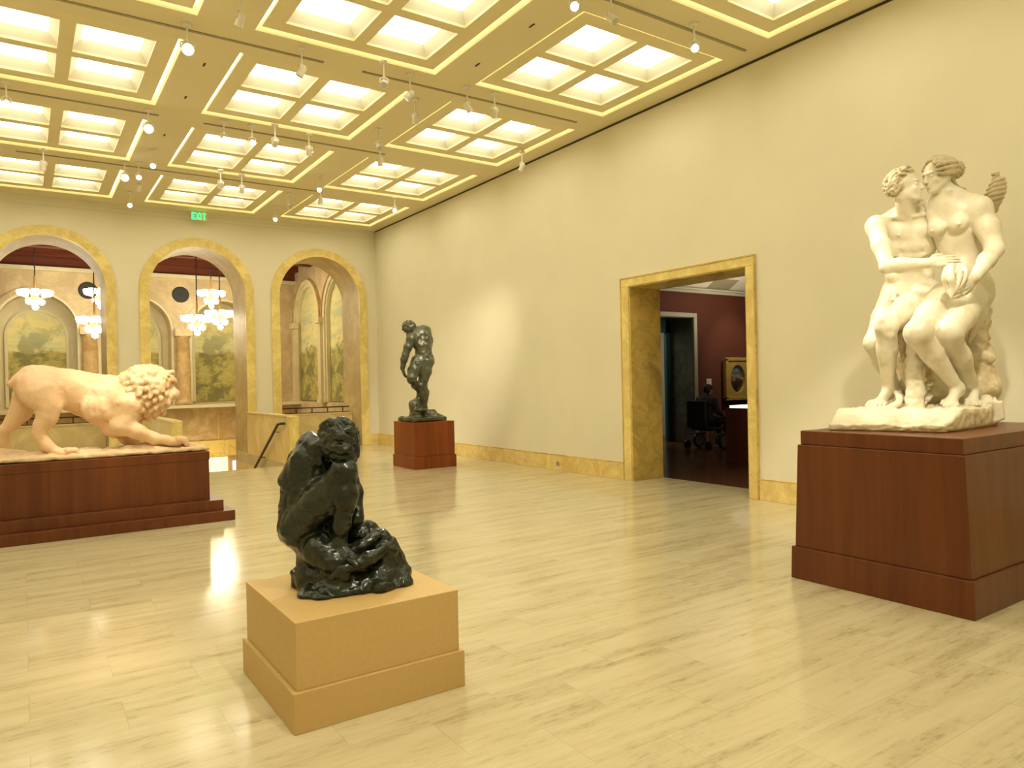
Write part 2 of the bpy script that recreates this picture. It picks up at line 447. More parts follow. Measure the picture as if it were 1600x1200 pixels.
# ------------------------------------------------------------------ coffered ceiling
CX = [6.13, 3.31, .49, -2.33]; CY = [15.65, 12.76, 9.86, 6.98, 4.10, 1.22, -1.66]
HS = 1.115
def ceiling():
    m_ = MB()
    ys = sorted(CY); xs = sorted(CX)
    zt = H+.10
    # strips running in X between coffer rows, then pieces between the coffers
    edges = [YF] + [v for y in ys for v in (y-HS, y+HS)] + [YB]
    for i in range(0, len(edges), 2): m_.box(XL, edges[i], H, XR, edges[i+1], zt)
    for y in ys:
        e = [XL] + [v for x in xs for v in (x-HS, x+HS)] + [XR]
        for i in range(0, len(e), 2): m_.box(e[i], y-HS, H, e[i+1], y+HS, zt)
    return m_
struct('ceiling', ceiling(), M_ceil)
struct('ceiling_slab', MB().box(XL-.3, YF-.3, H+.75, XR+.6, YB+1.13, H+.85), M_ceil)
files = ['along the right wall', 'in the second file from the right', 'in the third file from the right', 'in the far left file']
rows = ['at the arched wall', 'second from the arched wall', 'third from the arched wall', 'fourth from the arched wall', 'fifth from the arched wall', 'overhead beside the photographer', 'behind the photographer']
def make_coffer():
    r = empty('ceiling_coffer', (0, 0, H), 'x', 'ceiling light')
    def B(mb, n, mt): return mb.build(n, mt, r)
    a, zf, zt = HS-.060, H+.03, H+.06
    wx = .09; bar = .075; rim = .20
    fm = MB()
    fm.box(-a, -a, zf, a, -a+rim, zt); fm.box(-a, a-rim, zf, a, a, zt)
    fm.box(-a, -a+rim, zf, -a+rim, a-rim, zt); fm.box(a-rim, -a+rim, zf, a, a-rim, zt)
    B(fm, 'frame', M_frame)
    cb = MB(); i = a-rim
    cb.box(-bar, -i, zf, bar, i, zt); cb.box(-i, -bar, zf, -bar, bar, zt); cb.box(bar, -bar, zf, i, bar, zt)
    B(cb, 'crossbar', M_frame)
    for sx in (-1, 1):
        for sy in (-1, 1):
            x0, x1 = sorted((sx*bar, sx*i)); y0, y1 = sorted((sy*bar, sy*i))
            s = .085; z1 = H+.165
            w = MB()
            b0 = [(x0,y0,zt-.001),(x1,y0,zt-.001),(x1,y1,zt-.001),(x0,y1,zt-.001)]
            b1 = [(x0+s,y0+s,z1),(x1-s,y0+s,z1),(x1-s,y1-s,z1),(x0+s,y1-s,z1)]
            for k in range(4): w.quad(b0[k], b0[(k+1)%4], b1[(k+1)%4], b1[k])
            B(w, 'splayed_well', M_cell)
            B(MB().box(x0+s, y0+s, z1, x1-s, y1-s, z1+.02), 'diffuser', M_panel)
    cv = MB(); o = HS+.04; n_ = a-.10
    z2 = H+.22
    for q in ((-o,-o,o,-n_), (-o,n_,o,o), (-o,-n_,-n_,n_), (n_,-n_,o,n_)): cv.box(q[0], q[1], z2, q[2], q[3], z2+.02)
    B(cv, 'cove_light', M_cove)
    # outer box so the cove light stays in
    ob = MB(); o += .0
    for q in ((-o-.02,-o-.02,o+.02,-o), (-o-.02,o,o+.02,o+.02), (-o-.02,-o,-o,o), (o,-o,o+.02,o)): ob.box(q[0], q[1], H+.101, q[2], q[3], z2+.02)
    B(ob, 'cove_side', M_cell)
    return r
def copy_tree(o, parent=None):
    c = o.copy(); COL.objects.link(c)
    if parent is not None: c.parent = parent
    for ch in list(o.children): copy_tree(ch, c)
    return c
cof0 = make_coffer(); first = True
for i, x in enumerate(CX):
    for j, y in enumerate(CY):
        if first: o = cof0; first = False
        else: o = copy_tree(cof0)
        o.location = (x, y, H)
        o['label'] = 'lit four-pane ceiling coffer %s, %s' % (files[i], rows[j])
        o['category'] = 'ceiling light'; o['group'] = 'lit coffers of the ceiling'

# tracks
def track(x0, x1, y, label):
    setp(MB().box(x0, y-.018, H-.012, x1, y+.018, H).build('lighting_track', M_darkw, org=((x0+x1)/2, y, H)), label, 'lighting track', 'lighting tracks in the ceiling bands')
track(3.6, 7.05, 8.47, 'thin lighting track in the ceiling band before the third coffer row, right half')
track(-.3, 3.1, 8.47, 'thin lighting track in the ceiling band above the lion, left half')
track(4.9, 7.27, 5.55, 'thin lighting track in the nearest ceiling band by the right wall')
track(2.3, 5.2, 11.35, 'thin lighting track in the second ceiling band from the arches, centre')
track(-.6, 1.7, 11.35, 'thin lighting track in the second ceiling band from the arches, left')
track(.0, 5.0, 14.2, 'thin lighting track in the ceiling band nearest the arches')
for k, (x, y) in enumerate([(at_z(319,101,H)[0], at_z(319,101,H)[1]), (at_z(290,152,H)[0], at_z(290,152,H)[1]), (at_z(257,211,H)[0], at_z(257,211,H)[1]), (at_z(831,40,H)[0], at_z(831,40,H)[1]), (at_z(746,101,H)[0], at_z(746,101,H)[1])]):
    lab = ['nearest of the three small dark slots beside the left coffers', 'middle of the three small dark slots beside the left coffers', 'farthest of the three small dark slots beside the left coffers', 'small dark slot in the ceiling beam at top centre, nearer one', 'small dark slot in the ceiling beam at top centre, farther one'][k]
    setp(MB().box(x-.012, y-.05, H-.003, x+.012, y+.05, H+.001).build('ceiling_slot', M_darkgap, org=(x, y, H)), lab, 'ceiling slot', 'small dark slots in the ceiling')
# ------------------------------------------------------------------ spotlights (fixtures, with real lamps in some)
def fixture(px, py, target, label, on=True, power=0, size=.6, drop=.22, big=1.0, lamp_z=5.2):
    p = at_z(px, py, lamp_z)
    e = empty('spotlight', (p[0], p[1], H), label, 'spotlight', 'ceiling spotlights')
    MB().lathe((p[0], p[1], H-.03), [(.045, 0), (.055, .012), (.055, .03)], 14).build('mount', M_white, e, smooth=False)
    MB().tube([(p[0], p[1], H-.03), (p[0], p[1], lamp_z+.05)], .011, 8).build('stem', M_white, e)
    d = np.array(target, float)-p; d /= np.linalg.norm(d)
    L = .17*big; R = .052*big
    c = p - d*L*.45
    MB().lathe(c, [(R*.55, 0), (R*.9, .02), (R, .05), (R, L-.015), (R*1.08, L-.012), (R*1.08, L)], 18, d).build('housing', M_white, e)
    yk = MB(); s = np.cross(d, [0, 0, 1.]); s /= np.linalg.norm(s)+1e-9
    yk.tube([p+s*R*1.15, p+s*R*1.15+np.array([0, 0, .05]), (p[0], p[1], lamp_z+.085), p-s*R*1.15+np.array([0, 0, .05]), p-s*R*1.15], .008, 6)
    yk.build('yoke', M_white, e)
    MB().lathe(c+d*(L-.002), [(R*.92, 0), (R*.92, .006)], 18, d).build('lens', M_lens if on else M_lens_off, e)
    if power:
        ld = bpy.data.lights.new('spot_lamp', 'SPOT'); ld.energy = power; ld.color = (1.0, .90, .72)
        ld.spot_size = size; ld.spot_blend = 1.0; ld.shadow_soft_size = .05
        lo = bpy.data.objects.new('spot_lamp', ld); COL.objects.link(lo)
        q = c+d*(L+.03)
        lo.location = Vector(q)-e.location; lo.parent = e
        lo.rotation_euler = Vector(d).to_track_quat('-Z', 'Y').to_euler()
    return e
COUPLE = (5.6, 2.8, 2.3); CROUCH = (1.4, 3.6, .9); ADAM = (6.15, 12.0, 1.8); LION = (.9, 9.4, 1.4); CAMT = (0, 0, 1.5)
WALLT = lambda y: (XR, y, 2.4)
FX = [
 (1085, 73, (3.2, 2.2, 1.9), 'bright spotlight at the right end of the nearest track, by the right wall', True, 0),
 (897, 8, (1.8, 1.6, 1.7), 'bright spotlight at the top edge, right of centre', True, 0),
 (955, 28, WALLT(6.5), 'pale spotlight seen from behind beside the brightest one at the top edge', False, 0),
 (773, 175, WALLT(9.5), 'white spotlight on the long track above the doorway side, next to the right coffer', False, 0),
 (730, 166, WALLT(9.0), 'faint white spotlight just left of the one over the right coffer', False, 0),
 (641, 148, (7.0, 5.0, 0), 'white spotlight on the long track at the tip of the middle coffer strip', False, 0),
 (600, 130, (6.0, 5.5, 0), 'small spotlight on the long track, left of the one at the coffer tip', False, 0),
 (472, 110, (4.0, 5.5, 0), 'pale spotlight over the far middle coffer, hanging from the long track', False, 0),
 (376, 30, (2.0, 5.0, 0), 'pale ghostly spotlight near the top edge, left of centre', False, 0),
 (649, 184, (5.0, 9.5, 0), 'grey spotlight turned away on the beam between the middle and right coffers', False, 0),
 (592, 228, (4.0, 6.8, 1.7), 'spotlight hanging below the beam, above the bronze standing figure', False, 0),
 (594, 252, (5.5, 12.0, 0), 'small pale spotlight just below another on the beam, over the third right coffer', False, 0),
 (499, 296, (1.5, 4.5, 1.6), 'bright small spotlight on the far beam between middle and right coffers', True, 0),
 (501, 313, (4.7, 15.0, 1), 'faint spotlight directly under the bright one on the far beam', False, 0),
 (453, 322, (3.0, 8.0, 1.5), 'small spotlight at the far beam, second from the arched wall', False, 0),
 (430, 342, (2.5, 8.0, 1.5), 'lowest small spotlight by the arched wall, right of the exit sign', True, 0),
 (617, 328, (3.2, 7.5, 1.6), 'bright spotlight under the farthest right coffer near the room corner', True, 0),
 (816, 260, ADAM, 'white spotlight hanging close to the right wall', False, 0),
 (293, 75, (.8, 3.0, 2.0), 'large bright spotlight at the corner of the left coffer, nearest of three', True, 0),
 (232, 200, (.8, 4.0, 2.0), 'large bright spotlight at the corner of the left coffer, middle of three', True, 0),
 (195, 277, (.8, 5.0, 2.0), 'large bright spotlight at the corner of the left coffer, farthest of three', True, 0),
 (217, 277, (.5, 3.0, 1.6), 'bright round spotlight left of the beam, upper one of the pair over the arches', True, 0),
 (239, 259, (.5, 3.0, 1.6), 'bright round spotlight highest of the loose cluster over the middle arch', True, 0),
 (218, 293, (1.8, 17.0, 2.0), 'small unlit spotlight just below the bright pair on the left', False, 0),
 (203, 320, (.9, 7.0, 1.6), 'bright spotlight nearest the arched wall, below the cluster', True, 0),
 (350, 216, (2.3, 4.0, 1.2), 'small bright spotlight, left one of two under the middle coffer', True, 0),
 (394, 222, (1.8, 4.0, 1.6), 'brighter spotlight, right one of two under the middle coffer', True, 0),
 (430, 222, (4.0, 17.0, 3.0), 'faint spotlight right of the lit pair under the middle coffer', False, 0),
 (483, 235, (5.0, 14.0, 1.0), 'small clear spotlight at the right end of the middle track', False, 0),
 (378, 295, (3.6, 17.0, 1), 'small grey spotlight under the far middle coffer', False, 0),
 (345, 288, (3.0, 17.0, 1), 'faint pale spotlight left of the grey one under the far middle coffer', False, 0),
 (10, 160, (.0, 5.0, 1.6), 'bright round spotlight at the left edge of the picture', True, 0),
 (68, 258, (.0, 15.0, 1.6), 'unlit spotlight by the far left coffer', False, 0),
]
powers = {(955, 28): (COUPLE, 640, .55), (773, 175): ((7.0, 12.4, 2.0), 560, .62), (641, 148): (LION, 0, .5), (10, 160): None, (816, 260): ((6.9, 12.6, 1.9), 260, .5),
          (472, 110): (LION, 230, .40), (376, 30): (LION, 260, .36), (600, 130): (CROUCH, 230, .34), (218, 293): None, (1085, 73): None,
          (649, 184): (ADAM, 200, .4)}
for (px, py, tg, lab, on, pw) in FX:
    q = powers.get((px, py))
    big = 1.15 if 'large' in lab else .8
    if q: fixture(px, py, q[0], lab, on, q[1], q[2], big=big)
    else: fixture(px, py, tg, lab, on, 0, big=big)
# lamps behind the photographer that light the near sculptures (overhead, outside the picture)
for (x, y, tg, pw, sz, lab) in [(3.0, 1.2, COUPLE, 400, .5, 'spotlight overhead by the camera aimed at the kissing couple'),
                                (-.9, 5.5, (1.2, 9.4, 1.4), 230, .5, 'spotlight on the left outside the picture aimed at the lion'),
                                (1.9, 0.3, CROUCH, 260, .4, 'spotlight overhead behind the camera aimed at the crouching bronze')]:
    p = (x, y, 5.2); e = empty('spotlight', (x, y, H), lab, 'spotlight', 'ceiling spotlights')
    MB().tube([(x, y, H), (x, y, 5.2)], .011, 8).build('stem', M_white, e)
    d = np.array(tg)-np.array(p); d /= np.linalg.norm(d)
    MB().lathe(np.array(p)-d*.1, [(.03, 0), (.052, .05), (.052, .15)], 16, d).build('housing', M_white, e)
    ld = bpy.data.lights.new('spot_lamp', 'SPOT'); ld.energy = pw; ld.color = (1.0, .90, .72); ld.spot_size = sz; ld.spot_blend = .6; ld.shadow_soft_size = .06
    lo = bpy.data.objects.new('spot_lamp', ld); COL.objects.link(lo); lo.parent = e; lo.location = Vector(np.array(p)+d*.09)-e.location
    lo.rotation_euler = Vector(d).to_track_quat('-Z', 'Y').to_euler()

# exit sign: green letters hung under the ceiling in front of the arched wall
ex = empty('exit_sign', (3.33, YB-.2, H), 'green lit EXIT sign hung from the ceiling above the middle arch', 'sign')
MB().box(3.17, YB-.21, 5.255, 3.50, YB-.195, 5.44).build('plate', M_exitplate, ex)
MB().box(3.32, YB-.207, 5.44, 3.35, YB-.198, H).build('hanger', M_exitplate, ex)
lt = MB(); y0, y1 = YB-.216, YB-.209; zb, zt_ = 5.275, 5.42; s = .018
def bar(x0, z0, x1, z1, w=.018):
    dx, dz = x1-x0, z1-z0; L = math.hypot(dx, dz); nx, nz = -dz/L*w/2, dx/L*w/2
    P = [(x0+nx, z0+nz), (x1+nx, z1+nz), (x1-nx, z1-nz), (x0-nx, z0-nz)]
    V = [(a, y0, b) for a, b in P]+[(a, y1, b) for a, b in P]
    lt.add(V, [(0,1,2,3), (4,7,6,5), (0,4,5,1), (1,5,6,2), (2,6,7,3), (3,7,4,0)])
x = 3.19
bar(x, zb, x, zt_); bar(x, zt_-.009, x+.055, zt_-.009); bar(x, (zb+zt_)/2, x+.048, (zb+zt_)/2); bar(x, zb+.009, x+.055, zb+.009)
x = 3.27; bar(x, zb, x+.062, zt_); bar(x, zt_, x+.062, zb)
x = 3.366; bar(x, zb, x, zt_)
x = 3.40; bar(x, zt_-.009, x+.075, zt_-.009); bar(x+.0375, zb, x+.0375, zt_)
lt.build('lettering', M_green, ex)

# ------------------------------------------------------------------ pedestals
def pedestal(name, loc, label, mat, tiers, group=None, bevel=.004):
    e = empty(name, loc, label, 'pedestal', group)
    for (nm, a, b) in tiers: MB().frustum(a, b).build(nm, mat, e, bevel=bevel)
    return e
# tan block
pedestal('pedestal', (1.40, 3.63, 0), 'low tan painted plinth under the crouching bronze figure', M_tan,
    [('base', (.965, 3.185, 0, 1.84, 4.075), (.965, 3.185, .183, 1.84, 4.075)), ('body', (.985, 3.205, .183, 1.82, 4.055), (.985, 3.205, .49, 1.82, 4.055))], bevel=.003)
# couple pedestal (slight batter)
pedestal('pedestal', (5.6, 2.75, 0), 'tall mahogany pedestal under the kissing plaster couple at right', M_mahog,
    [('base', (4.845, 2.085, 0, 6.74, 3.375), (4.85, 2.09, .243, 6.735, 3.37)),
     ('body', (4.868, 2.11, .243, 6.72, 3.35), (4.868, 2.14, 1.02, 6.72, 3.315)),
     ('cap', (4.885, 2.155, 1.02, 6.70, 3.30), (4.885, 2.155, 1.125, 6.70, 3.30))], bevel=.006)
# small red one
pedestal('pedestal', (6.17, 12.02, 0), 'square reddish wood pedestal under the standing bronze man', M_mahog2,
    [('base', (5.745, 11.57, 0, 6.60, 12.47), (5.745, 11.57, .225, 6.60, 12.47)), ('body', (5.765, 11.59, .225, 6.58, 12.45), (5.765, 11.59, .84, 6.58, 12.45))])
# lion pedestal
pedestal('pedestal', (.2, 9.5, 0), 'long stepped mahogany pedestal under the striding lion', M_mahog,
    [('lower_step', (-1.75, 8.77, 0, 2.03, 10.15), (-1.75, 8.77, .115, 2.03, 10.15)),
     ('upper_step', (-1.65, 8.87, .115, 1.925, 10.05), (-1.65, 8.87, .235, 1.925, 10.05)),
     ('body', (-1.52, 8.99, .235, 1.80, 9.93), (-1.52, 8.99, .70, 1.80, 9.93)),
     ('cap', (-1.525, 8.985, .70, 1.805, 9.935), (-1.525, 8.985, .80, 1.805, 9.935))], bevel=.005)

# ------------------------------------------------------------------ the court beyond the arches
YH = 24.0; XH = 7.62; ZC = 4.95; ZL = -3.0
fa = [(-2.06, .98, 3.32, 1.03), (.40, .98, 3.32, 1.03), (2.86, .98, 3.32, 1.03), (5.32, .98, 3.32, 1.03)]
struct('wall_court_far', arch_wall(-5, XH, .95, ZC, fa, YH, YH+.9), M_pinkstone)
struct('wall_court_far_upper', MB().box(-5, YH-.02, ZC, XH, YH+.9, 5.6), M_redbeam)
MM = mural_mat('mural_paint', 0, 3.0)
mlabs = ['painted landscape mural in the far arch at the left edge', 'painted landscape mural in the far arch seen through the left arch', 'painted landscape mural behind the pier between the left and middle arches', 'painted landscape mural with a dark tree seen through the middle arch']
for i, (cx, r, zs, zb) in enumerate(fa):
    e = empty('mural', (cx, YH+.88, 1.03), mlabs[i], 'mural', 'landscape murals of the court')
    n = 28
    P = arch_pts(cx, .70, 3.12, 1.10, n)
    m_ = MB(); yy = YH+.86
    m_.add([(a, yy, b) for a, b in P]+[(a, yy+.03, b) for a, b in P], [tuple(range(len(P))), tuple(range(len(P), 2*len(P)))[::-1]]+[(k, (k+1) % len(P), (k+1) % len(P)+len(P), k+len(P)) for k in range(len(P))])
    m_.build('painting', MM, e)
    arch_ring(cx, .70, .78, 3.12, 1.10, YH+.82, YH+.895).build('border', M_palestone, e)
    w = arch_ring(cx, 1.0, 1.13, zs, 1.03, YH-.05, YH+.02); struct('trim_arch', w, M_pinkstone)
    w = arch_ring(cx, .94, 1.0, zs, 1.03, YH-.03, YH+.05); struct('trim_arch_inner', w, M_palestone)
struct('wall_court_niche', MB().box(-5, YH+.9, .9, XH, YH+1.0, 5.0), M_palestone)
for cx in (1.63, 4.09, 6.55, -.83):
    c_ = MB(); c_.lathe((cx, YH-.20, 1.02), [(.25, 0), (.25, .10), (.22, .14), (.205, .2), (.20, 1.1), (.18, 2.02), (.21, 2.05), (.22, 2.1)], 20)
    setp(c_.build('court_column', M_brownmarble, smooth=True, org=(cx, YH-.20, 1.02)), {1.63: 'polished brown marble column seen at the right side of the left arch', 4.09: 'polished brown marble column seen through the middle arch', 6.55: 'brown marble column of the court hidden behind the pier', -.83: 'brown marble column of the court at the left edge'}[cx], 'column', 'columns of the far court wall')
    setp(MB().box(cx-.24, YH-.42, 3.12, cx+.24, YH+.02, 3.33).build('impost_block', M_pinkstone, org=(cx, YH-.1, 3.2)), kind='structure')
    rd = MB(); rd.lathe((cx, YH+.005, 4.41), [(.245, 0), (.245, .02), (.21, .035), (.04, .03), (.03, .045)], 28, (0, -1, 0))
    setp(rd.build('round_grille', M_grille, org=(cx, YH, 4.41)), {1.63: 'black round grille above the column in the left arch', 4.09: 'black round grille above the column in the middle arch', 6.55: 'black round grille hidden behind the pier between middle and right arches', -.83: 'black round grille at the left edge of the left arch'}[cx], 'grille', 'round grilles of the court')
wl = MB(); wl.box(-5, YH, -.12, XH, YH+.3, .95); struct('wall_court_wainscot', wl, M_brownmarble)
struct('trim_5', MB().box(-5, YH-.46, .93, XH, YH+.02, 1.02), M_palestone)
struct('trim_6', MB().box(-5, YH-.10, -.62, XH, YH, -.12), M_siena2)
struct('wall_court_low', MB().box(-5, YH-.02, ZL, XH, YH+.3, -.6), M_brownmarble)
for k in range(7):
    x = -4.2+k*1.86
    struct('trim_wainscot_joint', MB().box(x-.012, YH-.008, -.12, x+.012, YH, .93), M_siena2)
# lit doorway low in the far wall, seen above the stair edge
struct('window_court_door', MB().box(4.30, YH-.06, -2.4, 5.35, YH-.021, -.66), emis('lit_doorway', (1.0, .86, .42), .75))
struct('window_court_pane', MB().box(5.50, YH-.06, -2.4, 5.85, YH-.021, -.80), emis('blue_daylight', (.50, .62, 1.0), .7))
struct('window_court_pane2', MB().box(6.15, YH-.06, -2.4, 6.4, YH-.021, -.85), emis('blue_daylight2', (.60, .68, .9), .55))
# right wall of the court
ra = [(19.95, 1.14, 3.62, 1.03), (22.72, 1.14, 3.62, 1.03)]
struct('wall_court_right', arch_wall(YB+1.13, YH+1, ZL, ZC+.75, ra, XH, XH+.5, flip=True), M_pinkstone)
MM2 = mural_mat('mural_paint_side', 1, 8.0)
struct('wall_court_right_niche', MB().box(XH+.5, YB+1.1, 0, XH+.6, YH+1, 5.2), M_palestone)
for k, (cy, r, zs, zb) in enumerate(ra):
    P = arch_pts(cy, 1.10, 3.6, 1.05, 28); n = len(P); m_ = MB()
    m_.add([(XH+.10, a, b) for a, b in P]+[(XH+.14, a, b) for a, b in P], [tuple(range(n))[::-1], tuple(range(n, 2*n))]+[(j, (j+1) % n, (j+1) % n+n, j+n) for j in range(n)])
    setp(m_.build('mural', MM2, org=(XH+.10, cy, 1.03)), ['painted woodland mural nearest in the right arch, partly behind its jamb', 'painted landscape mural between the two pale columns in the right arch'][k], 'mural', 'landscape murals of the court side wall')
    for (r0, r1, d0, d1, mt) in ((1.14, 1.28, .07, 0, M_palestone), (1.28, 1.31, .11, 0, M_brownmarble), (1.07, 1.14, .02, -.09, M_palestone)):
        A = arch_ring(cy, r0, r1, zs, 1.03, 0, 1)
        A.v = [(XH-d0 if v[1] == 0 else XH-d1, v[0], v[2]) for v in A.v]
        struct('trim_side_arch', A, mt)
for j, cy in enumerate((18.58, 21.33, 24.0-.16)):
    cb = MB(); cb.box(XH-.16, cy-.13, 1.0, XH-.0, cy+.13, 3.42)
    cb.box(XH-.20, cy-.17, 1.0, XH, cy+.17, 1.12); cb.box(XH-.22, cy-.18, 3.42, XH, cy+.18, 3.60)
    struct('trim_pilaster', cb, plain('pilaster_stone', (.68, .57, .36), .4), bevel=.01)
struct('wall_court_left', MB().box(-5.2, YB+1.1, ZL, -5, YH+1, 5.6), M_pinkstone)
struct('ceiling_court', MB().box(-5.2, YB+1.13, 5.62, XH+.6, YH+1, 5.75), M_redbeam)
for k in range(4):
    y = YH-.25-k*1.45
    struct('trim_beam', MB().box(-5, y-.16, 5.28, XH, y+.16, 5.62), M_redbeam)
struct('trim_cornice', MB().box(-5, YH-.14, ZC-.05, XH, YH, ZC+.06), M_palestone)
struct('floor_court', MB().box(-5.2, SY+2.9, ZL-.1, XH+.6, YH+1, ZL+.05), M_floor)
# chandeliers
def chandelier():
    r = empty('chandelier', (0, 0, 0), 'x', 'chandelier', 'glowing chandeliers of the court')
    MB().tube([(0, 0, .42), (0, 0, 2.2)], .012, 6).build('chain', M_iron, r)
    MB().lathe((0, 0, .0), [(.02, -.12), (.05, -.08), (.03, 0), (.07, .1), (.03, .16), (.02, .42)], 12).build('hub', M_brass, r)
    for k in range(8):
        a = 2*PI*k/8
        x, y = .24*math.cos(a), .24*math.sin(a)
        am = MB().tube([(0, 0, .02), (x*.5, y*.5, -.05), (x, y, .0)], .009, 6).build('arm', M_brass, r)
        MB().lathe((x, y, 0), [(.025, 0), (.062, .03), (.078, .09), (.07, .12)], 12).build('glass_shade', M_chan, am, smooth=True)
    for k in range(4):
        a = 2*PI*k/4+.4
        x, y = .12*math.cos(a), .12*math.sin(a)
        am = MB().tube([(0, 0, -.02), (x, y, -.14)], .009, 6).build('arm', M_brass, r)
        MB().lathe((x, y, -.17), [(.02, 0), (.055, .03), (.06, .09), (.05, .10)], 12).build('glass_shade', M_chan, am, smooth=True)
    MB().ball((0, 0, -.22), .06).build('bottom_globe', M_chan, r, smooth=True)
    return r
ch0 = chandelier()
chs = [((.31, 21.5), (55, 463), 'chandelier glowing at the top of the far arch in the left arch'),
       (None, (148, 506), 'chandelier low at the right side of the left arch'),
       (None, (158, 462), 'chandelier partly hidden by the jamb at the right of the left arch'),
       (None, (308, 503), 'lower left chandelier of the three in the middle arch'),
       (None, (344, 495), 'right-hand chandelier of the three in the middle arch'),
       (None, (330, 463), 'highest chandelier of the three in the middle arch')]
cys = [22.6, 20.6, 21.8, 20.4, 21.2, 22.6]
for k, ((_, q, lab), Y) in enumerate(zip(chs, cys)):
    o = ch0 if k == 0 else copy_tree(ch0)
    p = at_y(q[0], q[1], Y); o.location = p; o.scale = (1.3, 1.3, 1.3); o['label'] = lab
    ld = bpy.data.lights.new('chandelier_lamp', 'POINT'); ld.energy = 7; ld.color = (1, .84, .50); ld.shadow_soft_size = .25
    lo = bpy.data.objects.new('chandelier_lamp', ld); COL.objects.link(lo); lo.parent = o; lo.location = (0, 0, -.45)

# ------------------------------------------------------------------ the red gallery through the doorway
GX0, GX1, GY0, GY1 = XR+.61, 19.0, 1.0, 11.5
struct('floor_gallery', MB().box(GX0+.02, GY0, -.25, GX1, GY1+5, -.002), M_gallfloor)
rw = MB(); rw.box(GX0, GY1, 0, 11.85, GY1+.35, 3.56); rw.box(12.96, GY1, 0, GX1, GY1+.35, 3.56); rw.box(11.85, GY1, 2.94, 12.96, GY1+.35, 3.56)
struct('wall_gallery', rw, M_redwall)
struct('wall_gallery_right', MB().box(GX1, GY0, 0, GX1+.2, GY1+5, 4.9), M_redwall)
struct('wall_gallery_front', MB().box(GX0, GY0-.2, 0, GX1, GY0, 4.9), M_redwall)
cg = MB(); cg.box(GX0, GY1-.10, 3.50, GX1, GY1+.02, 3.56); cg.box(GX0, GY1-.16, 3.56, GX1, GY1+.02, 3.60)
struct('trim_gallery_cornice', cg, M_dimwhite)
cc = MB(); cc.quad((GX0, GY1, 3.60), (GX1, GY1, 3.60), (GX1, 9.6, 4.75), (GX0, 9.6, 4.75)); cc.box(GX0, GY0, 4.75, GX1, 9.6, 4.85); cc.quad((GX0, GY1, 3.6), (GX0, 9.6, 4.75), (GX0, 9.6, 4.85), (GX0, GY1+.3, 3.6))
struct('ceiling_gallery', cc, M_redceil)
# vent lying on the sloped cove
vp = empty('air_vent', (13.77, 11.27, 3.74), 'grey rectangular air vent in the white cove of the gallery beyond the doorway', 'vent')
def slope(x, t, off): y = GY1-1.9*t; z = 3.6+1.15*t; return (x, y-off*.52, z-off*.855)
fr = MB(); c4 = [slope(13.38, .04, .012), slope(14.16, .04, .012), slope(14.16, .20, .012), slope(13.38, .20, .012)]; c8 = [slope(13.38, .04, -.01), slope(14.16, .04, -.01), slope(14.16, .20, -.01), slope(13.38, .20, -.01)]
fr.add(c4+c8, [(0,1,2,3), (4,7,6,5), (0,4,5,1), (1,5,6,2), (2,6,7,3), (3,7,4,0)]); fr.build('grille', M_outlet, vp)
# second doorway in the red wall
d2 = empty('door_2', (12.4, GY1, 0)); setp(d2, kind='structure')
f2 = MB(); f2.box(12.955, GY1-.04, 0, 13.06, GY1-.001, 2.935); f2.box(11.75, GY1-.04, 0, 11.852, GY1-.001, 2.935); f2.box(11.75, GY1-.04, 2.935, 13.06, GY1-.001, 3.035)
f2.build('architrave', M_dimwhite, d2, bevel=.008)
f2 = MB(); f2.box(12.94, GY1+.005, 0, 12.958, GY1+.70, 2.94); f2.box(11.86, GY1+.005, 2.92, 12.94, GY1+.7, 2.938); f2.box(11.852, GY1+.005, 0, 11.86, GY1+.7, 2.94)
f2.build('door_lining', M_darkstone, d2)
f2 = MB(); f2.box(12.80, GY1+.70, 0, 13.3, GY1+.78, 3.1); f2.box(11.5, GY1+.70, 2.62, 13.3, GY1+.78, 3.1)
f2.build('inner_frame', M_teal, d2)
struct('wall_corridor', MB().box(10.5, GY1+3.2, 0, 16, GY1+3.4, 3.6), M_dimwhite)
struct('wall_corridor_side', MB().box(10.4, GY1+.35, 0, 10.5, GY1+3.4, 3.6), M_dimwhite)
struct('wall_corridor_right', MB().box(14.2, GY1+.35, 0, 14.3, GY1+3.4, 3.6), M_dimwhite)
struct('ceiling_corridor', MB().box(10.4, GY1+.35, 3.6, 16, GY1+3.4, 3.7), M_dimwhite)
# framed painting with oval opening
pa = empty('framed_painting', (14.35, GY1-.05, 1.5), 'gilt-framed oval painting on the red wall, seen through the doorway', 'painting')
x0, x1, z0, z1 = 13.95, 14.87, 1.0, 1.97
px_, pz_ = (x0+x1)/2-.02, (z0+z1)/2
OV = [(px_+.27*math.cos(t*2*PI/40), pz_+.33*math.sin(t*2*PI/40)) for t in range(40)]
ou = []
for t in range(40):
    a = t*2*PI/40; c, s = math.cos(a), math.sin(a)
    k = min((x1-x0)/2/abs(c) if abs(c) > 1e-6 else 9, (z1-z0)/2/abs(s) if abs(s) > 1e-6 else 9)
    ou.append(((x0+x1)/2+c*k, (z0+z1)/2+s*k))
fm = MB(); yb_, yf_ = GY1-.02, GY1-.12
V = [(a, yf_, b) for a, b in OV]+[(a, yf_, b) for a, b in ou]+[(a, yb_, b) for a, b in OV]+[(a, yb_, b) for a, b in ou]
Fs = []
for t in range(40):
    n1 = (t+1) % 40
    Fs += [(t, n1, 40+n1, 40+t), (80+t, 120+t, 120+n1, 80+n1), (t, 80+t, 80+n1, n1), (40+t, 40+n1, 120+n1, 120+t)]
fm.add(V, Fs)
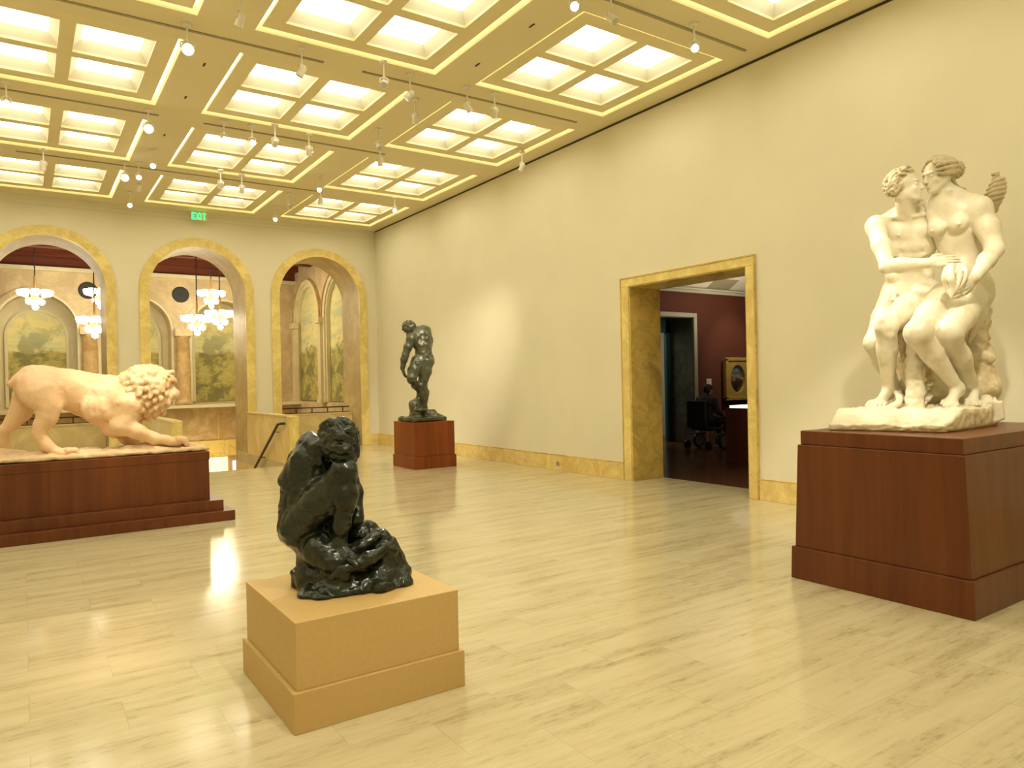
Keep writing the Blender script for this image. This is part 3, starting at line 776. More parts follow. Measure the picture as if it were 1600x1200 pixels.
fm.box(x0-.03, GY1-.15, z0-.03, x1+.03, GY1-.10, z0+.05); fm.box(x0-.03, GY1-.15, z1-.05, x1+.03, GY1-.10, z1+.03); fm.box(x0-.03, GY1-.15, z0, x0+.05, GY1-.10, z1); fm.box(x1-.05, GY1-.15, z0, x1+.03, GY1-.10, z1)
fm.build('frame', M_gilt, pa, bevel=.006)
def oval_paint():
    M, nt, b = new_mat('oval_painting')
    tc = nt.nodes.new('ShaderNodeTexCoord'); sep = nt.nodes.new('ShaderNodeSeparateXYZ'); nt.links.new(tc.outputs['Object'], sep.inputs[0])
    v = coords(nt); n = noise(nt, v, 6, 5)
    z = mth(nt, 'ADD', mth(nt, 'MULTIPLY', sep.outputs[2], 1.6), mth(nt, 'MULTIPLY', n, .7))
    c = ramp(nt, z, [(.0, (.02, .015, .01)), (.30, (.05, .03, .02)), (.42, (.30, .26, .16)), (.5, (.10, .09, .07)), (.62, (.10, .14, .17)), (.85, (.22, .30, .36))])
    nt.links.new(c, b.inputs['Base Color']); b.inputs['Roughness'].default_value = .3
    return M
fm = MB(); V = [(a, GY1-.05, b) for a, b in OV]+[(a, GY1-.03, b) for a, b in OV]
fm.add(V, [tuple(range(40)), tuple(range(40, 80))[::-1]]+[(t, (t+1) % 40, 40+(t+1) % 40, 40+t) for t in range(40)])
pc = fm.build('canvas', oval_paint(), pa)
setp(MB().box(13.38, GY1-.012, 1.28, 13.55, GY1, 1.50).build('wall_label', plain('label_card', (.62, .48, .34), .7), org=(13.46, GY1, 1.39), bevel=.003), 'small pale label card on the red wall left of the oval painting', 'label')
# display case with lit top and a small dark bust-like lamp on it
dc = empty('display_case', (11.4, 8.0, 0), 'dark wood display case with a glowing white top, cut by the doorway jamb', 'display case')
MB().box(10.5, 7.05, 0, 12.6, 8.6, .98).build('cabinet', M_casewood, dc, bevel=.006)
MB().box(10.56, 7.1, .98, 12.55, 8.55, 1.02).build('lit_top', M_casetop, dc)
va = empty('desk_lamp', (11.15, 8.05, 1.02), 'dark lamp-shaped object standing on the lit display case at the doorway edge', 'lamp')
MB().lathe((11.15, 8.05, 1.02), [(.09, 0), (.10, .02), (.03, .06), (.025, .16), (.05, .20)], 18).build('stand', M_iron, va, smooth=True)
MB().lathe((11.15, 8.05, 1.22), [(.06, 0), (.15, .06), (.13, .16), (.08, .22)], 20).build('shade', M_iron, va, smooth=True)
# gallery lights
def area(name, loc, tgt, size, e, col=(1, .85, .6)):
    ld = bpy.data.lights.new(name, 'AREA'); ld.energy = e; ld.size = size; ld.color = col
    o = bpy.data.objects.new(name, ld); COL.objects.link(o); o.location = loc
    o.rotation_euler = (Vector(tgt)-Vector(loc)).to_track_quat('-Z', 'Y').to_euler(); return o
def spot(name, loc, tgt, e, sz, col=(1, .86, .6), soft=.05):
    ld = bpy.data.lights.new(name, 'SPOT'); ld.energy = e; ld.spot_size = sz; ld.spot_blend = .8; ld.shadow_soft_size = soft; ld.color = col
    o = bpy.data.objects.new(name, ld); COL.objects.link(o); o.location = loc
    o.rotation_euler = (Vector(tgt)-Vector(loc)).to_track_quat('-Z', 'Y').to_euler(); return o
spot('picture_light', (14.2, 9.3, 4.5), (14.3, 11.5, 1.7), 150, .75)
area('gallery_lamp', (13.5, 6.5, 4.6), (13.5, 7.5, 0), 2.0, 9)
area('cove_fill', (13.4, 9.6, 3.3), (13.4, 10.8, 4.4), 1.6, 26)  # unseen area light added to brighten the white cove
area('corridor_lamp', (12.0, 13.4, 3.4), (12.0, 13.6, 0), 1.2, 26, (1, .95, .85))
# court general light: unseen area lights added to brighten it
area('court_fill', (1.5, 21.2, 5.2), (1.5, 21.6, 0), 2.5, 52, (1, .84, .50))
area('court_fill_right', (5.6, 21.2, 5.2), (5.9, 21.6, 0), 2.0, 34, (1, .84, .50))
area('stair_fill', (4.4, 22.5, 1.2-2.0), (4.6, 24, -1.2), 1.0, 12, (1, .88, .62))
# ------------------------------------------------------------------ clay: smooth-union sculpting on a grid, meshed with surface nets
def nrm(v): v = np.asarray(v, float); return v/(np.linalg.norm(v)+1e-12)
def vec(*a): return np.array(a, float)
class Clay:
    def __init__(s, res): s.res = res; s.ops = []
    def cone(s, a, b, ra, rb, k=.02, cut=False):
        a = np.asarray(a, float); b = np.asarray(b, float)
        lo = np.minimum(a-ra, b-rb); hi = np.maximum(a+ra, b+rb)
        s.ops.append(('c', (a, b, ra, rb), k, cut, lo, hi)); return s
    def ell(s, c, r, ax=None, k=.02, cut=False):
        c = np.asarray(c, float); r = np.array(r if hasattr(r, '__len__') else (r, r, r), float)
        A = np.eye(3) if ax is None else np.array([nrm(q) for q in ax])
        e = np.sqrt(((A*r[:, None])**2).sum(0))
        s.ops.append(('e', (c, r, A), k, cut, c-e, c+e)); return s
    def box(s, c, h, ax=None, rd=.01, k=.01, cut=False):
        c = np.asarray(c, float); h = np.array(h, float); A = np.eye(3) if ax is None else np.array([nrm(q) for q in ax])
        e = np.abs(A*h[:, None]).sum(0)
        s.ops.append(('b', (c, h, A, rd), k, cut, c-e, c+e)); return s
    def path(s, P, R, k=.02, cut=False):
        for i in range(len(P)-1): s.cone(P[i], P[i+1], R[i], R[i+1], k, cut)
        return s
    def mesh(s, amp=0.0, scale=.05, amp2=0.0, scale2=.02, zmin=None, seed=1):
        res = s.res
        adds = [o for o in s.ops if not o[3]]
        lo = np.min([o[4] for o in adds], 0)-4*res-.01; hi = np.max([o[5] for o in adds], 0)+4*res+.01
        if zmin is not None: lo[2] = zmin-3*res
        n = np.ceil((hi-lo)/res).astype(int)+1
        G = np.full(n, .5, np.float32)
        gx, gy, gz = [lo[i]+res*np.arange(n[i]) for i in range(3)]
        for (t, p, k, cut, a, b) in s.ops:
            m = k*1.0+2.5*res
            i0 = np.clip(np.floor((a-m-lo)/res).astype(int), 0, n); i1 = np.clip(np.ceil((b+m-lo)/res).astype(int)+1, 0, n)
            if (i1 <= i0).any(): continue
            X = gx[i0[0]:i1[0], None, None]; Y = gy[None, i0[1]:i1[1], None]; Z = gz[None, None, i0[2]:i1[2]]
            if t == 'c':
                A, B, ra, rb = p; d = B-A; L2 = max((d*d).sum(), 1e-12)
                h = np.clip(((X-A[0])*d[0]+(Y-A[1])*d[1]+(Z-A[2])*d[2])/L2, 0, 1)
                D = np.sqrt((X-A[0]-h*d[0])**2+(Y-A[1]-h*d[1])**2+(Z-A[2]-h*d[2])**2)-(ra+(rb-ra)*h)
            else:
                if t == 'e': c, r, M_ = p
                else: c, r, M_, rd = p
                x, y, z = X-c[0], Y-c[1], Z-c[2]
                q = [M_[i][0]*x+M_[i][1]*y+M_[i][2]*z for i in range(3)]
                if t == 'e':
                    k0 = np.sqrt(sum((q[i]/r[i])**2 for i in range(3)))
                    k1 = np.sqrt(sum((q[i]/r[i]**2)**2 for i in range(3)))+1e-9
                    D = k0*(k0-1)/k1
                else:
                    e = [np.abs(q[i])-(r[i]-rd) for i in range(3)]
                    D = np.sqrt(sum(np.maximum(v, 0)**2 for v in e))+np.minimum(np.maximum(np.maximum(e[0], e[1]), e[2]), 0)-rd
            S = G[i0[0]:i1[0], i0[1]:i1[1], i0[2]:i1[2]]
            if cut:
                h = np.clip(.5-.5*(S+D)/k, 0, 1); S[...] = S*(1-h)+(-D)*h+k*h*(1-h)
            else:
                h = np.clip(.5+.5*(S-D)/k, 0, 1); S[...] = S*(1-h)+D*h-k*h*(1-h)
        rs = np.random.RandomState(seed)
        if amp or amp2:
            I = np.nonzero(np.abs(G) < res*2.5+amp+amp2); P = np.stack(I, 1)*res+lo
            for (a_, sc) in ((amp, scale), (amp2, scale2)):
                if not a_: continue
                Q = P/sc; q0 = np.floor(Q).astype(int); fr = Q-q0; fr = fr*fr*(3-2*fr)
                T = rs.rand(32, 32, 32).astype(np.float32)*2-1
                v = 0
                for dx in (0, 1):
                    for dy in (0, 1):
                        for dz in (0, 1):
                            wgt = (fr[:, 0] if dx else 1-fr[:, 0])*(fr[:, 1] if dy else 1-fr[:, 1])*(fr[:, 2] if dz else 1-fr[:, 2])
                            v = v+wgt*T[(q0[:, 0]+dx) % 32, (q0[:, 1]+dy) % 32, (q0[:, 2]+dz) % 32]
                G[I] += (a_*v).astype(np.float32)
        if zmin is not None: G = np.maximum(G, (zmin-gz).astype(np.float32)[None, None, :])
        # surface nets
        S = G < 0
        c = np.zeros(np.array(n)-1, np.int8)
        cs = [(i, j, k) for i in (0, 1) for j in (0, 1) for k in (0, 1)]
        sl = lambda i, m_: slice(i, m_-1+i)
        for (i, j, k) in cs: c += S[sl(i, n[0]), sl(j, n[1]), sl(k, n[2])]
        act = (c > 0) & (c < 8); I = np.nonzero(act); nv = len(I[0])
        idx = np.full(act.shape, -1, np.int32); idx[I] = np.arange(nv)
        acc = np.zeros((nv, 3)); cnt = np.zeros(nv)
        val = {q: G[I[0]+q[0], I[1]+q[1], I[2]+q[2]] for q in cs}
        for q in cs:
            for ax in range(3):
                if q[ax] == 0:
                    r_ = list(q); r_[ax] = 1; r_ = tuple(r_)
                    a, b = val[q], val[r_]; x = (a < 0) != (b < 0)
                    t = np.where(x, a/np.where(x, a-b, 1), 0)
                    for d in range(3):
                        acc[:, d] += np.where(x, q[d]+(t if d == ax else 0), 0)
                    cnt += x
        V = (np.stack(I, 1)+acc/cnt[:, None])*res+lo
        Fs = []
        for ax in range(3):
            s0 = [slice(None)]*3; s1 = [slice(None)]*3; s0[ax] = slice(0, -1); s1[ax] = slice(1, None)
            a, b = S[tuple(s0)], S[tuple(s1)]
            E_ = np.nonzero(a != b); u, v = (ax+1) % 3, (ax+2) % 3
            ok = (E_[u] > 0) & (E_[v] > 0) & (E_[u] < n[u]-1) & (E_[v] < n[v]-1)
            E_ = [e[ok] for e in E_]; fl_ = a[tuple(E_)]
            def cell(du, dv):
                q = [e.copy() for e in E_]; q[u] -= du; q[v] -= dv; return idx[tuple(q)]
            Q = np.stack([cell(1, 1), cell(0, 1), cell(0, 0), cell(1, 0)], 1)
            Q[~fl_] = Q[~fl_][:, ::-1]
            Fs.append(Q)
        Fq = np.concatenate(Fs); Fq = Fq[(Fq >= 0).all(1)]
        return V, Fq
    def build(s, name, mat, parent=None, org=None, **kw):
        V, Fq = s.mesh(**kw)
        return mesh_obj(name, V, Fq, mat, parent, True, org)

# --- anatomy helpers (every length in metres; F forward, U up)
def frame(F, U):
    F = nrm(F); R = nrm(np.cross(F, U)); U = np.cross(R, F); return R, F, U
def head(s, c, F, U, h, k=.02, female=False, plain_face=False):
    R, F, U = frame(F, U); ax = (R, F, U)
    g = lambda r, f, u: c+R*r*h+F*f*h+U*u*h
    s.ell(g(0, -.05, .13), (.325*h, .40*h, .355*h), ax, k)
    s.ell(g(0, .10, -.12), (.265*h, .27*h, .30*h), ax, k)
    s.ell(g(0, .20, -.34), (.15*h, .13*h, .11*h), ax, k*1.5)
    s.ell(g(0, .27, -.395), (.085*h, .07*h, .07*h), ax, k)
    for q in (-1, 1):
        s.cone(g(.24*q, -.04, -.14), g(.10*q, .22, -.37), .07*h, .06*h, k)
        s.ell(g(.17*q, .23, -.12), (.09*h, .08*h, .08*h), ax, k)
    if not plain_face:
        s.ell(g(0, .32, .09), (.20*h, .06*h, .05*h), ax, k*.8)
        for q in (-1, 1):
            s.ell(g(.13*q, .425, .01), (.070*h, .08*h, .050*h), ax, .010, cut=True)
            s.ell(g(.13*q, .295, .005), (.075*h, .06*h, .05*h), ax, .006)
            s.cone(g(.05*q, .365, .085), g(.20*q, .31, .10), .02*h, .015*h, .01)
            s.ell(g(.05*q, .40, -.155), (.035*h, .035*h, .03*h), ax, .006)
            s.ell(g(.325*q, -.03, -.02), (.03*h, .06*h, .095*h), ax, .006)
        s.cone(g(0, .36, .05), g(0, .445, -.12), .028*h, .05*h, .012)
        s.ell(g(0, .355, -.225), (.10*h, .045*h, .022*h), ax, .006)
        s.ell(g(0, .35, -.275), (.085*h, .045*h, .026*h), ax, .006)
        s.cone(g(-.09, .385, -.25), g(.09, .385, -.25), .008*h, .008*h, .004, cut=True)
def limb(s, P, Rr, k=.03):
    s.path([np.asarray(p, float) for p in P], Rr, k)
def hand(s, w_, D, Nn, L, curl=.25, spread=.10, thumb=1, tcurl=.3, r=None):
    """w_ wrist, D towards the fingers, Nn out of the back of the hand, L hand length"""
    D = nrm(D); X = nrm(np.cross(D, Nn)); Nn = np.cross(X, D); r = r or L*.052
    pc = w_+D*L*.26
    s.ell(pc, (L*.215, L*.27, L*.085), (X, D, Nn), .012)
    s.cone(w_-D*L*.1, w_+D*L*.1, L*.13, L*.12, .02)
    for i in range(4):
        off = (i-1.5)
        kn = w_+D*L*(.50-.025*abs(off-.0))+X*off*L*.115
        dr_ = nrm(D+X*off*spread)
        lens = [(.235, .145, .115), (.26, .16, .12), (.245, .15, .115), (.19, .115, .10)][i if thumb > 0 else 3-i]
        p = kn; a = curl*.6
        s.cone(w_+D*L*.2+X*off*L*.08, kn, r*1.0, r*1.05, .008)
        for j, ll in enumerate(lens):
            d = nrm(dr_*math.cos(a)-Nn*math.sin(a)); q = p+d*L*ll
            s.cone(p, q, r*(1-.08*j), r*(.92-.1*j), .0035); p = q; a += curl*(1.1+.2*i*.3)
    t0 = w_+D*L*.12-X*L*.13*thumb
    t1 = t0+nrm(D*.75-X*.65*thumb-Nn*.25*tcurl)*L*.22
    t2 = t1+nrm(D*.95-X*.25*thumb-Nn*.5*tcurl)*L*.17
    t3 = t2+nrm(D*1.0-X*.05*thumb-Nn*.6*tcurl)*L*.13
    s.cone(t0, t1, r*1.45, r*1.2, .012); s.cone(t1, t2, r*1.15, r*1.0, .004); s.cone(t2, t3, r*1.0, r*.75, .003)
def foot(s, ank, T, U, L, inner=1):
    """ank ankle centre, T towards the toes, U away from the sole; inner=+1 big toe on the T x U side"""
    X, T, U = frame(T, U); h = L*.27
    sole = ank-U*h
    s.ell(sole-T*L*.10+U*L*.12, (L*.125, L*.16, L*.13), (X, T, U), .02)
    s.cone(ank-T*L*.02, sole+T*L*.45+U*L*.10, L*.145, L*.10, .03)
    s.cone(sole-T*L*.05+U*L*.1, sole+T*L*.5+U*L*.07, L*.11, L*.10, .03)
    s.ell(sole+T*L*.50+U*L*.075, (L*.19, L*.16, L*.08), (X, T, U), .02)
    for q in (-1, 1): s.ell(ank+X*q*L*.13-U*L*.03, (L*.05, L*.06, L*.06), (X, T, U), .015)
    for i in range(5):
        x = (i-2)*.083*inner*-1
        rr = [.066, .047, .045, .042, .038][i]*L
        ln = [.27, .27, .25, .21, .17][i]*L
        p0 = sole+T*L*(.56-.03*i)+X*x*L+U*L*.075
        p1 = p0+T*ln*.55+U*L*.025; p2 = p0+T*ln-U*L*.02
        s.cone(p0, p1, rr*1.1, rr, .006); s.cone(p1, p2, rr, rr*.95, .003)
def torso(s, pel, ch, nk, Rp, Rc, w_p, w_c, w_w, dpt, female=False, k=.04):
    """pel pelvis centre, ch chest centre, nk neck base; Rp/Rc the figure's own right at pelvis/chest"""
    U = nrm(ch-pel); Fp = nrm(np.cross(U, Rp)); Fc = nrm(np.cross(U, Rc)); Rp = np.cross(Fp, U); Rc = np.cross(Fc, U)
    L = np.linalg.norm(ch-pel)
    s.ell(pel, (w_p, dpt*.92, L*.42), (Rp, Fp, U), k)
    wst = pel+(ch-pel)*.48
    s.ell(wst, (w_w, dpt*.78, L*.50), (nrm(Rp+Rc), nrm(Fp+Fc), U), k)
    s.ell(ch, (w_c, dpt, L*.55), (Rc, Fc, U), k)
    s.ell(ch+U*L*.30, (w_c*.95, dpt*.72, L*.24), (Rc, Fc, U), k)
    return U, Fp, Fc, Rp, Rc, L
def crom(P, m=5):
    P = [np.asarray(p, float) for p in P]; Q = [2*P[0]-P[1]]+P+[2*P[-1]-P[-2]]; out = []
    for i in range(1, len(Q)-2):
        for j in range(m):
            t = j/m; a, b, c, d = Q[i-1:i+3]
            out.append(.5*((2*b)+(c-a)*t+(2*a-5*b+4*c-d)*t*t+(3*b-3*c+d-a)*t**3))
    return out+[P[-1]]
def lock(s, P, R, k=.004, m=5):
    Q = crom(P, m); n = len(Q); x = np.linspace(0, len(R)-1, n); s.path(Q, list(np.interp(x, range(len(R)), R)), k)
def strand(s, pts, r0, r1, k=.004):
    n = len(pts)
    s.path(pts, [r0+(r1-r0)*i/(n-1) for i in range(n)], k)
def curls(s, c, F, U, h, n, cover, r=.012, seed=3, length=.07, rad=(.345, .42, .375), off=(0, -.05, .13), sweep=None, wav=.35):
    """locks of hair lying on the skull wherever cover(dir)=True in head coordinates"""
    R, F, U = frame(F, U); rs = random.Random(seed)
    for i in range(n):
        z = 1-2*(i+.5)/n; ph = i*2.399963+rs.random()*.4; q = math.sqrt(max(0, 1-z*z))
        d = vec(q*math.cos(ph), q*math.sin(ph), z)
        if not cover(d): continue
        def P(d, o=0): 
            return c+R*h*(off[0]+rad[0]*d[0])+F*h*(off[1]+rad[1]*d[1])+U*h*(off[2]+rad[2]*d[2])+nrm(R*d[0]+F*d[1]+U*d[2])*o
        if sweep is None: t = nrm(np.cross(d, [rs.gauss(0, 1) for _ in range(3)]))
        else: t = nrm(np.array(sweep(d), float)-d*np.dot(sweep(d), d)+np.array([rs.gauss(0, .15) for _ in range(3)]))
        b = np.cross(d, t); pts = []; e = d.copy()
        m = 6
        for j in range(m):
            u = j/(m-1)
            e = nrm(d+t*length*(u-.3)*4+b*wav*length*4*math.sin(u*6.0+i)*.5)
            pts.append(P(e, r*(.3+1.1*math.sin(u*3.1))))
        strand(s, pts, r*1.05, r*.6)
# ------------------------------------------------------------------ statue materials
def plaster(name, c, dark, rough=.5, sc=5):
    M, nt, b = new_mat(name)
    v = coords(nt); f = noise(nt, v, sc, 6, .6); g = noise(nt, v, sc*6, 4, .6)
    col = mixc(nt, ramp(nt, f, [(.45, (0, 0, 0)), (.75, (1, 1, 1))]), c, dark)
    nt.links.new(col, b.inputs['Base Color']); b.inputs['Roughness'].default_value = rough
    bump(nt, b, g, .25, .004); return M
M_plaster = plaster('aged_plaster', (.71, .65, .485), (.58, .50, .33), .42)
M_plaster_d = plaster('aged_plaster_hair', (.58, .49, .31), (.42, .33, .19), .6, 9)
M_plaster_e = plaster('chipped_plaster_edge', (.66, .57, .36), (.40, .25, .10), .6, 8)
M_lion = plaster('peach_marble', (.76, .53, .31), (.64, .40, .19), .5, 4)
M_lion_r = plaster('rough_peach_marble', (.70, .52, .31), (.50, .33, .17), .7, 7)
def bronze(name, c, hi, rough=.28):
    M, nt, b = new_mat(name)
    v = coords(nt); f = noise(nt, v, 7, 6, .65); g = noise(nt, v, 28, 4, .6)
    nt.links.new(ramp(nt, f, [(.4, c), (.72, hi)]), b.inputs['Base Color'])
    b.inputs['Metallic'].default_value = .35; b.inputs['Roughness'].default_value = rough
    b.inputs['Specular IOR Level'].default_value = .6
    bump(nt, b, g, .35, .006); return M
M_bronze = bronze('dark_bronze', (.010, .014, .008), (.034, .040, .024), .22)
M_bronze2 = bronze('green_bronze', (.045, .048, .026), (.13, .125, .07), .36)

# ================================================================== the kissing couple
def CZ(x, y, d): return at(1200+x/2.5, 220+y/2.5, d)
CR, CU, CT = RT.copy(), vec(0, 0, 1), -vec(FW[0], FW[1], 0)    # image right, up, towards the camera
cp = empty('statue', (5.75, 2.75, 1.13), 'large cream plaster statue of a seated nude couple kissing, on the mahogany pedestal', 'statue')
RES = .007
AXR = nrm(-CR*.86-CT*.50)                         # the pair's own right-hand direction
def couple_man():
    s = Clay(RES); DD = .41
    def M(x, y, d): return CZ(x, y, d+DD)
    pel, ch, nk = M(548, 572, 5.74), M(552, 380, 5.66), M(540, 292, 5.60)
    U, Fp, Fc, Rp, Rc, L = torso(s, pel, ch, nk, AXR, nrm(-CR*.95-CT*.3), .185, .195, .160, .135)
    for q in (-1, 1):
        s.ell(ch+Rc*q*.088+Fc*.088+U*.060, (.102, .050, .068), (Rc, Fc, U), .022)
        s.ell(ch+Rc*q*.14+Fc*.02-U*.06, (.06, .09, .10), (Rc, Fc, U), .03)
        for j in range(3): s.ell(ch+Rc*q*.042+Fc*(.118-.010*j)-U*(.075+.075*j), (.042, .018, .036), (Rc, Fc, U), .022)
        s.ell(pel+Rc*q*.13+Fc*.03+U*.10, (.055, .08, .06), (Rc, Fc, U), .025)
        for j in range(3): s.cone(ch+Rc*q*.10+Fc*.105-U*(.07+.035*j), ch+Rc*q*.175+Fc*.03-U*(.05+.035*j), .006, .006, .025)
        s.cone(nk+Rc*q*.03+Fc*.075-U*.01, nk+Rc*q*.19-U*.0+Fc*.03, .017, .017, .012)
        s.cone(nk+U*.06-Fc*.02, nk+Rc*q*.17-U*.03-Fc*.03, .055, .05, .04)
        s.ell(ch+Rc*q*.105+Fc*.138+U*.035, (.011, .007, .011), (Rc, Fc, U), .005)
    s.cone(ch+Fc*.158+U*.11, ch+Fc*.150-U*.02, .010, .008, .02, cut=True)
    s.cone(ch+Fc*.150-U*.05, pel+Fc*.135+U*.09, .006, .006, .018, cut=True)
    s.ell(pel+Fc*.140+U*.11, (.011, .012, .009), (Rc, Fc, U), .008, cut=True)
    hF, hU = nrm(CR*.80+CU*.14+CT*.58), nrm(CU-CR*.20)
    hc = M(535, 182, 5.46)
    s.cone(nk-U*.04, hc-CU*.06-CR*.01, .078, .066, .03)
    for q in (-1, 1): s.cone(hc-CU*.06+AXR*q*.05, nk+Fc*.07+Rc*q*.018, .018, .017, .012)
    head(s, hc, hF, hU, .285, .02)
    sh, el, wr = M(420, 335, 5.62), M(466, 490, 5.36), CZ(628, 478, 5.58)
    s.ell(sh+CR*.012, (.080, .08, .092), None, .035)
    s.cone(sh, ch+Rc*.10+U*.04, .066, .075, .05)
    limb(s, [sh, sh+(el-sh)*.5, el], [.070, .070, .052], .03)
    s.ell(sh+(el-sh)*.50+CT*.022, (.050, .050, .09), None, .025)
    s.cone(sh+CT*.05-CU*.02, sh+(el-sh)*.35+CT*.03-CR*.02, .03, .02, .02)
    limb(s, [el, el+(wr-el)*.33, wr], [.053, .059, .036], .03); s.ell(el-CR*.008-CU*.012, (.050, .048, .048), None, .02)
    hand(s, wr, CZ(742, 462, 5.58)-wr, nrm(CT*.75+CU*.65), .25, .10, .05, thumb=1, tcurl=.1)
    s.ell(M(640, 300, 5.80), (.08, .08, .08), None, .04)
    limb(s, [M(640, 300, 5.80), M(715, 335, 5.82)], [.075, .06])
    # near (left) leg
    hp, kn, an = M(628, 602, 5.66), M(462, 722, 5.20), M(470, 972, 5.36)
    limb(s, [hp, hp+(kn-hp)*.5, kn], [.125, .113, .085], .04)
    s.ell(kn+CU*.0, (.076, .072, .084), None, .03); s.ell(kn+CT*.055-CU*.012, (.040, .030, .045), None, .018)
    s.ell(kn+CT*.045-CU*.075, (.028, .025, .03), None, .02)
    for q in (-1, 1): s.ell(kn+CR*q*.045+CT*.03+CU*.045, (.032, .03, .045), None, .025)
    cf = kn+(an-kn)*.36
    limb(s, [kn-CU*.03, cf, an], [.074, .074, .042], .03)
    s.ell(cf-CT*.03+CR*.022, (.052, .058, .12), None, .025); s.ell(cf-CR*.020-CU*.02, (.045, .05, .10), None, .025)
    s.cone(kn+CT*.05-CU*.08, an+CT*.03+CU*.02, .026, .016, .02)
    foot(s, an, nrm(M(398, 1062, 5.17)-M(480, 1000, 5.38)), nrm(CU*1.0+CR*.15+CT*.15), .30, inner=1)
    # far (right) leg
    hp, kn, an = M(500, 600, 5.76), M(412, 790, 5.52), M(505, 985, 5.74)
    limb(s, [hp, hp+(kn-hp)*.5, kn], [.12, .10, .072], .04); s.ell(kn, (.070, .07, .082), None, .03)
    cf = kn+(an-kn)*.35
    limb(s, [kn, cf, an], [.068, .072, .040], .03); s.ell(cf+CR*.01, (.05, .055, .11), (nrm(CR+CU*.35), CT, nrm(CU-CR*.35)), .03)
    foot(s, an, nrm(-CR*.1+CT*.6), CU, .27, inner=-1)
    s.ell(M(500, 608, 5.50), (.022, .03, .034), None, .012); s.ell(M(490, 620, 5.49), (.020, .024, .026), None, .01); s.ell(M(509, 617, 5.49), (.020, .024, .026), None, .01)
    fig = s.build('man_figure', M_plaster, cp, amp=.0022, scale=.035)
    hs = Clay(.0055); h = .285
    Rr, Ff, Uu = frame(hF, hU)
    hs.ell(hc+Uu*h*.16-Ff*h*.10, (h*.335, h*.37, h*.345), (Rr, Ff, Uu), .01)
    curls(hs, hc, hF, hU, h, 230, lambda d: (d[1] < .38 and d[2] > -.62) and not (d[1] > .05 and d[2] < .28), .0125, 5, .085)
    curls(hs, hc+Uu*.008, hF, hU, h, 90, lambda d: d[2] > .42 and .3 < d[1] < .66, .0115, 9, .07)
    hs.build('hair', M_plaster_d, fig, amp=.002, scale=.012)
couple_man()
def couple_woman():
    s = Clay(RES)
    def W(x, y, d): return CZ(x, y, d+.19)
    pel, ch, nk = W(774, 575, 5.70), W(718, 322, 5.66), W(712, 238, 5.64)
    U, Fp, Fc, Rp, Rc, L = torso(s, pel, ch, nk, nrm(-CR*.80-CT*.60), nrm(-CR*.72-CT*.69), .190, .165, .138, .122)
    s.ell(pel+Fp*.06+U*.13, (.135, .095, .13), (Rp, Fp, U), .05)
    s.ell(pel+Fp*.075+U*.02, (.14, .08, .08), (Rp, Fp, U), .04)
    s.ell(pel-U*.06-Rp*.04, (.14, .16, .14), (Rp, Fp, U), .05)
    s.cone(ch+Fc*.118-U*.08, pel+Fp*.152+U*.20, .006, .006, .02, cut=True)
    for q in (-1, 1):
        b = ch+Rc*(q*.076+.012)+Fc*.104-U*.012
        s.ell(b, (.070, .070, .066), (nrm(Rc+Fc*q*.25), nrm(Fc), U), .016)
        s.ell(b+nrm(Fc+Rc*q*.3)*.068-U*.006, (.012, .012, .012), None, .005)
        s.cone(ch+Rc*q*.11+U*.10+Fc*.05, b, .045, .045, .03)
        s.cone(nk+Rc*q*.02+Fc*.055, nk+Rc*q*.16-U*.0+Fc*.02, .014, .014, .012)
        s.cone(nk+U*.03-Fc*.02, nk+Rc*q*.15-U*.03-Fc*.02, .05, .045, .05)
    s.ell(W(792, 420, 5.72), (.09, .10, .13), None, .05); s.ell(W(800, 340, 5.68), (.08, .09, .10), None, .05)
    s.ell(pel+Fp*.168+U*.15, (.011, .012, .011), None, .010, cut=True)
    s.cone(pel+Fp*.155+U*.075+Rp*.13, pel+Fp*.155+U*.075-Rp*.12, .005, .005, .016, cut=True)
    hc = W(664, 138, 5.62); hF, hU = nrm(-CR*.97-CU*.16+CT*.14), nrm(CU*1.0-CR*.12)
    s.cone(nk-U*.05, hc-CU*.04+CR*.025, .074, .060, .04)
    s.cone(W(708, 195, 5.55), nk+Fc*.055-Rc*.01, .020, .018, .018)
    head(s, hc, hF, hU, .285, .02, True)
    sh, el, wr = W(825, 262, 5.50), W(884, 425, 5.42), W(808, 535, 5.20)
    s.ell(sh, (.080, .08, .085), None, .05); s.cone(sh, ch-Rc*.07+U*.04, .07, .09, .06)
    limb(s, [sh, sh+(el-sh)*.5+CR*.01, el], [.078, .082, .064], .04)
    limb(s, [el, el+(wr-el)*.4, wr], [.064, .062, .038], .03)
    hand(s, wr, W(722, 612, 5.12)-wr, nrm(CT*.8+CR*.45-CU*.05), .235, .34, .06, thumb=1, tcurl=.9)
    sh2 = W(668, 270, 5.78)
    s.ell(sh2, (.065, .07, .07), None, .04)
    limb(s, [sh2, W(640, 262, 5.90), W(565, 255, 5.92)], [.06, .055, .045])
    for i in range(4): s.path([W(600-12*i, 232+9*i, 5.76), W(578-12*i, 240+10*i, 5.76)], [.013, .010], .004)
    # legs
    hp, kn, an = W(700, 605, 5.62), W(585, 750, 5.14), W(738, 964, 5.26)
    limb(s, [hp, hp+(kn-hp)*.55, kn], [.125, .113, .092], .022)
    s.ell(kn, (.098, .085, .098), None, .03); s.ell(kn+CT*.058+CU*.0, (.045, .035, .052), None, .025)
    cf = kn+(an-kn)*.36
    limb(s, [kn-CU*.03, cf, an], [.080, .078, .042], .03); s.ell(cf+CR*.015-CU*.015-CT*.02, (.066, .066, .12), (nrm(CR+CU*.7), CT, nrm(CU-CR*.6)), .03)
    foot(s, an+CR*.006, nrm(W(690, 1080, 5.06)-W(768, 985, 5.28)), nrm(CU*.8+CT*.45-CR*.25), .29, inner=-1)
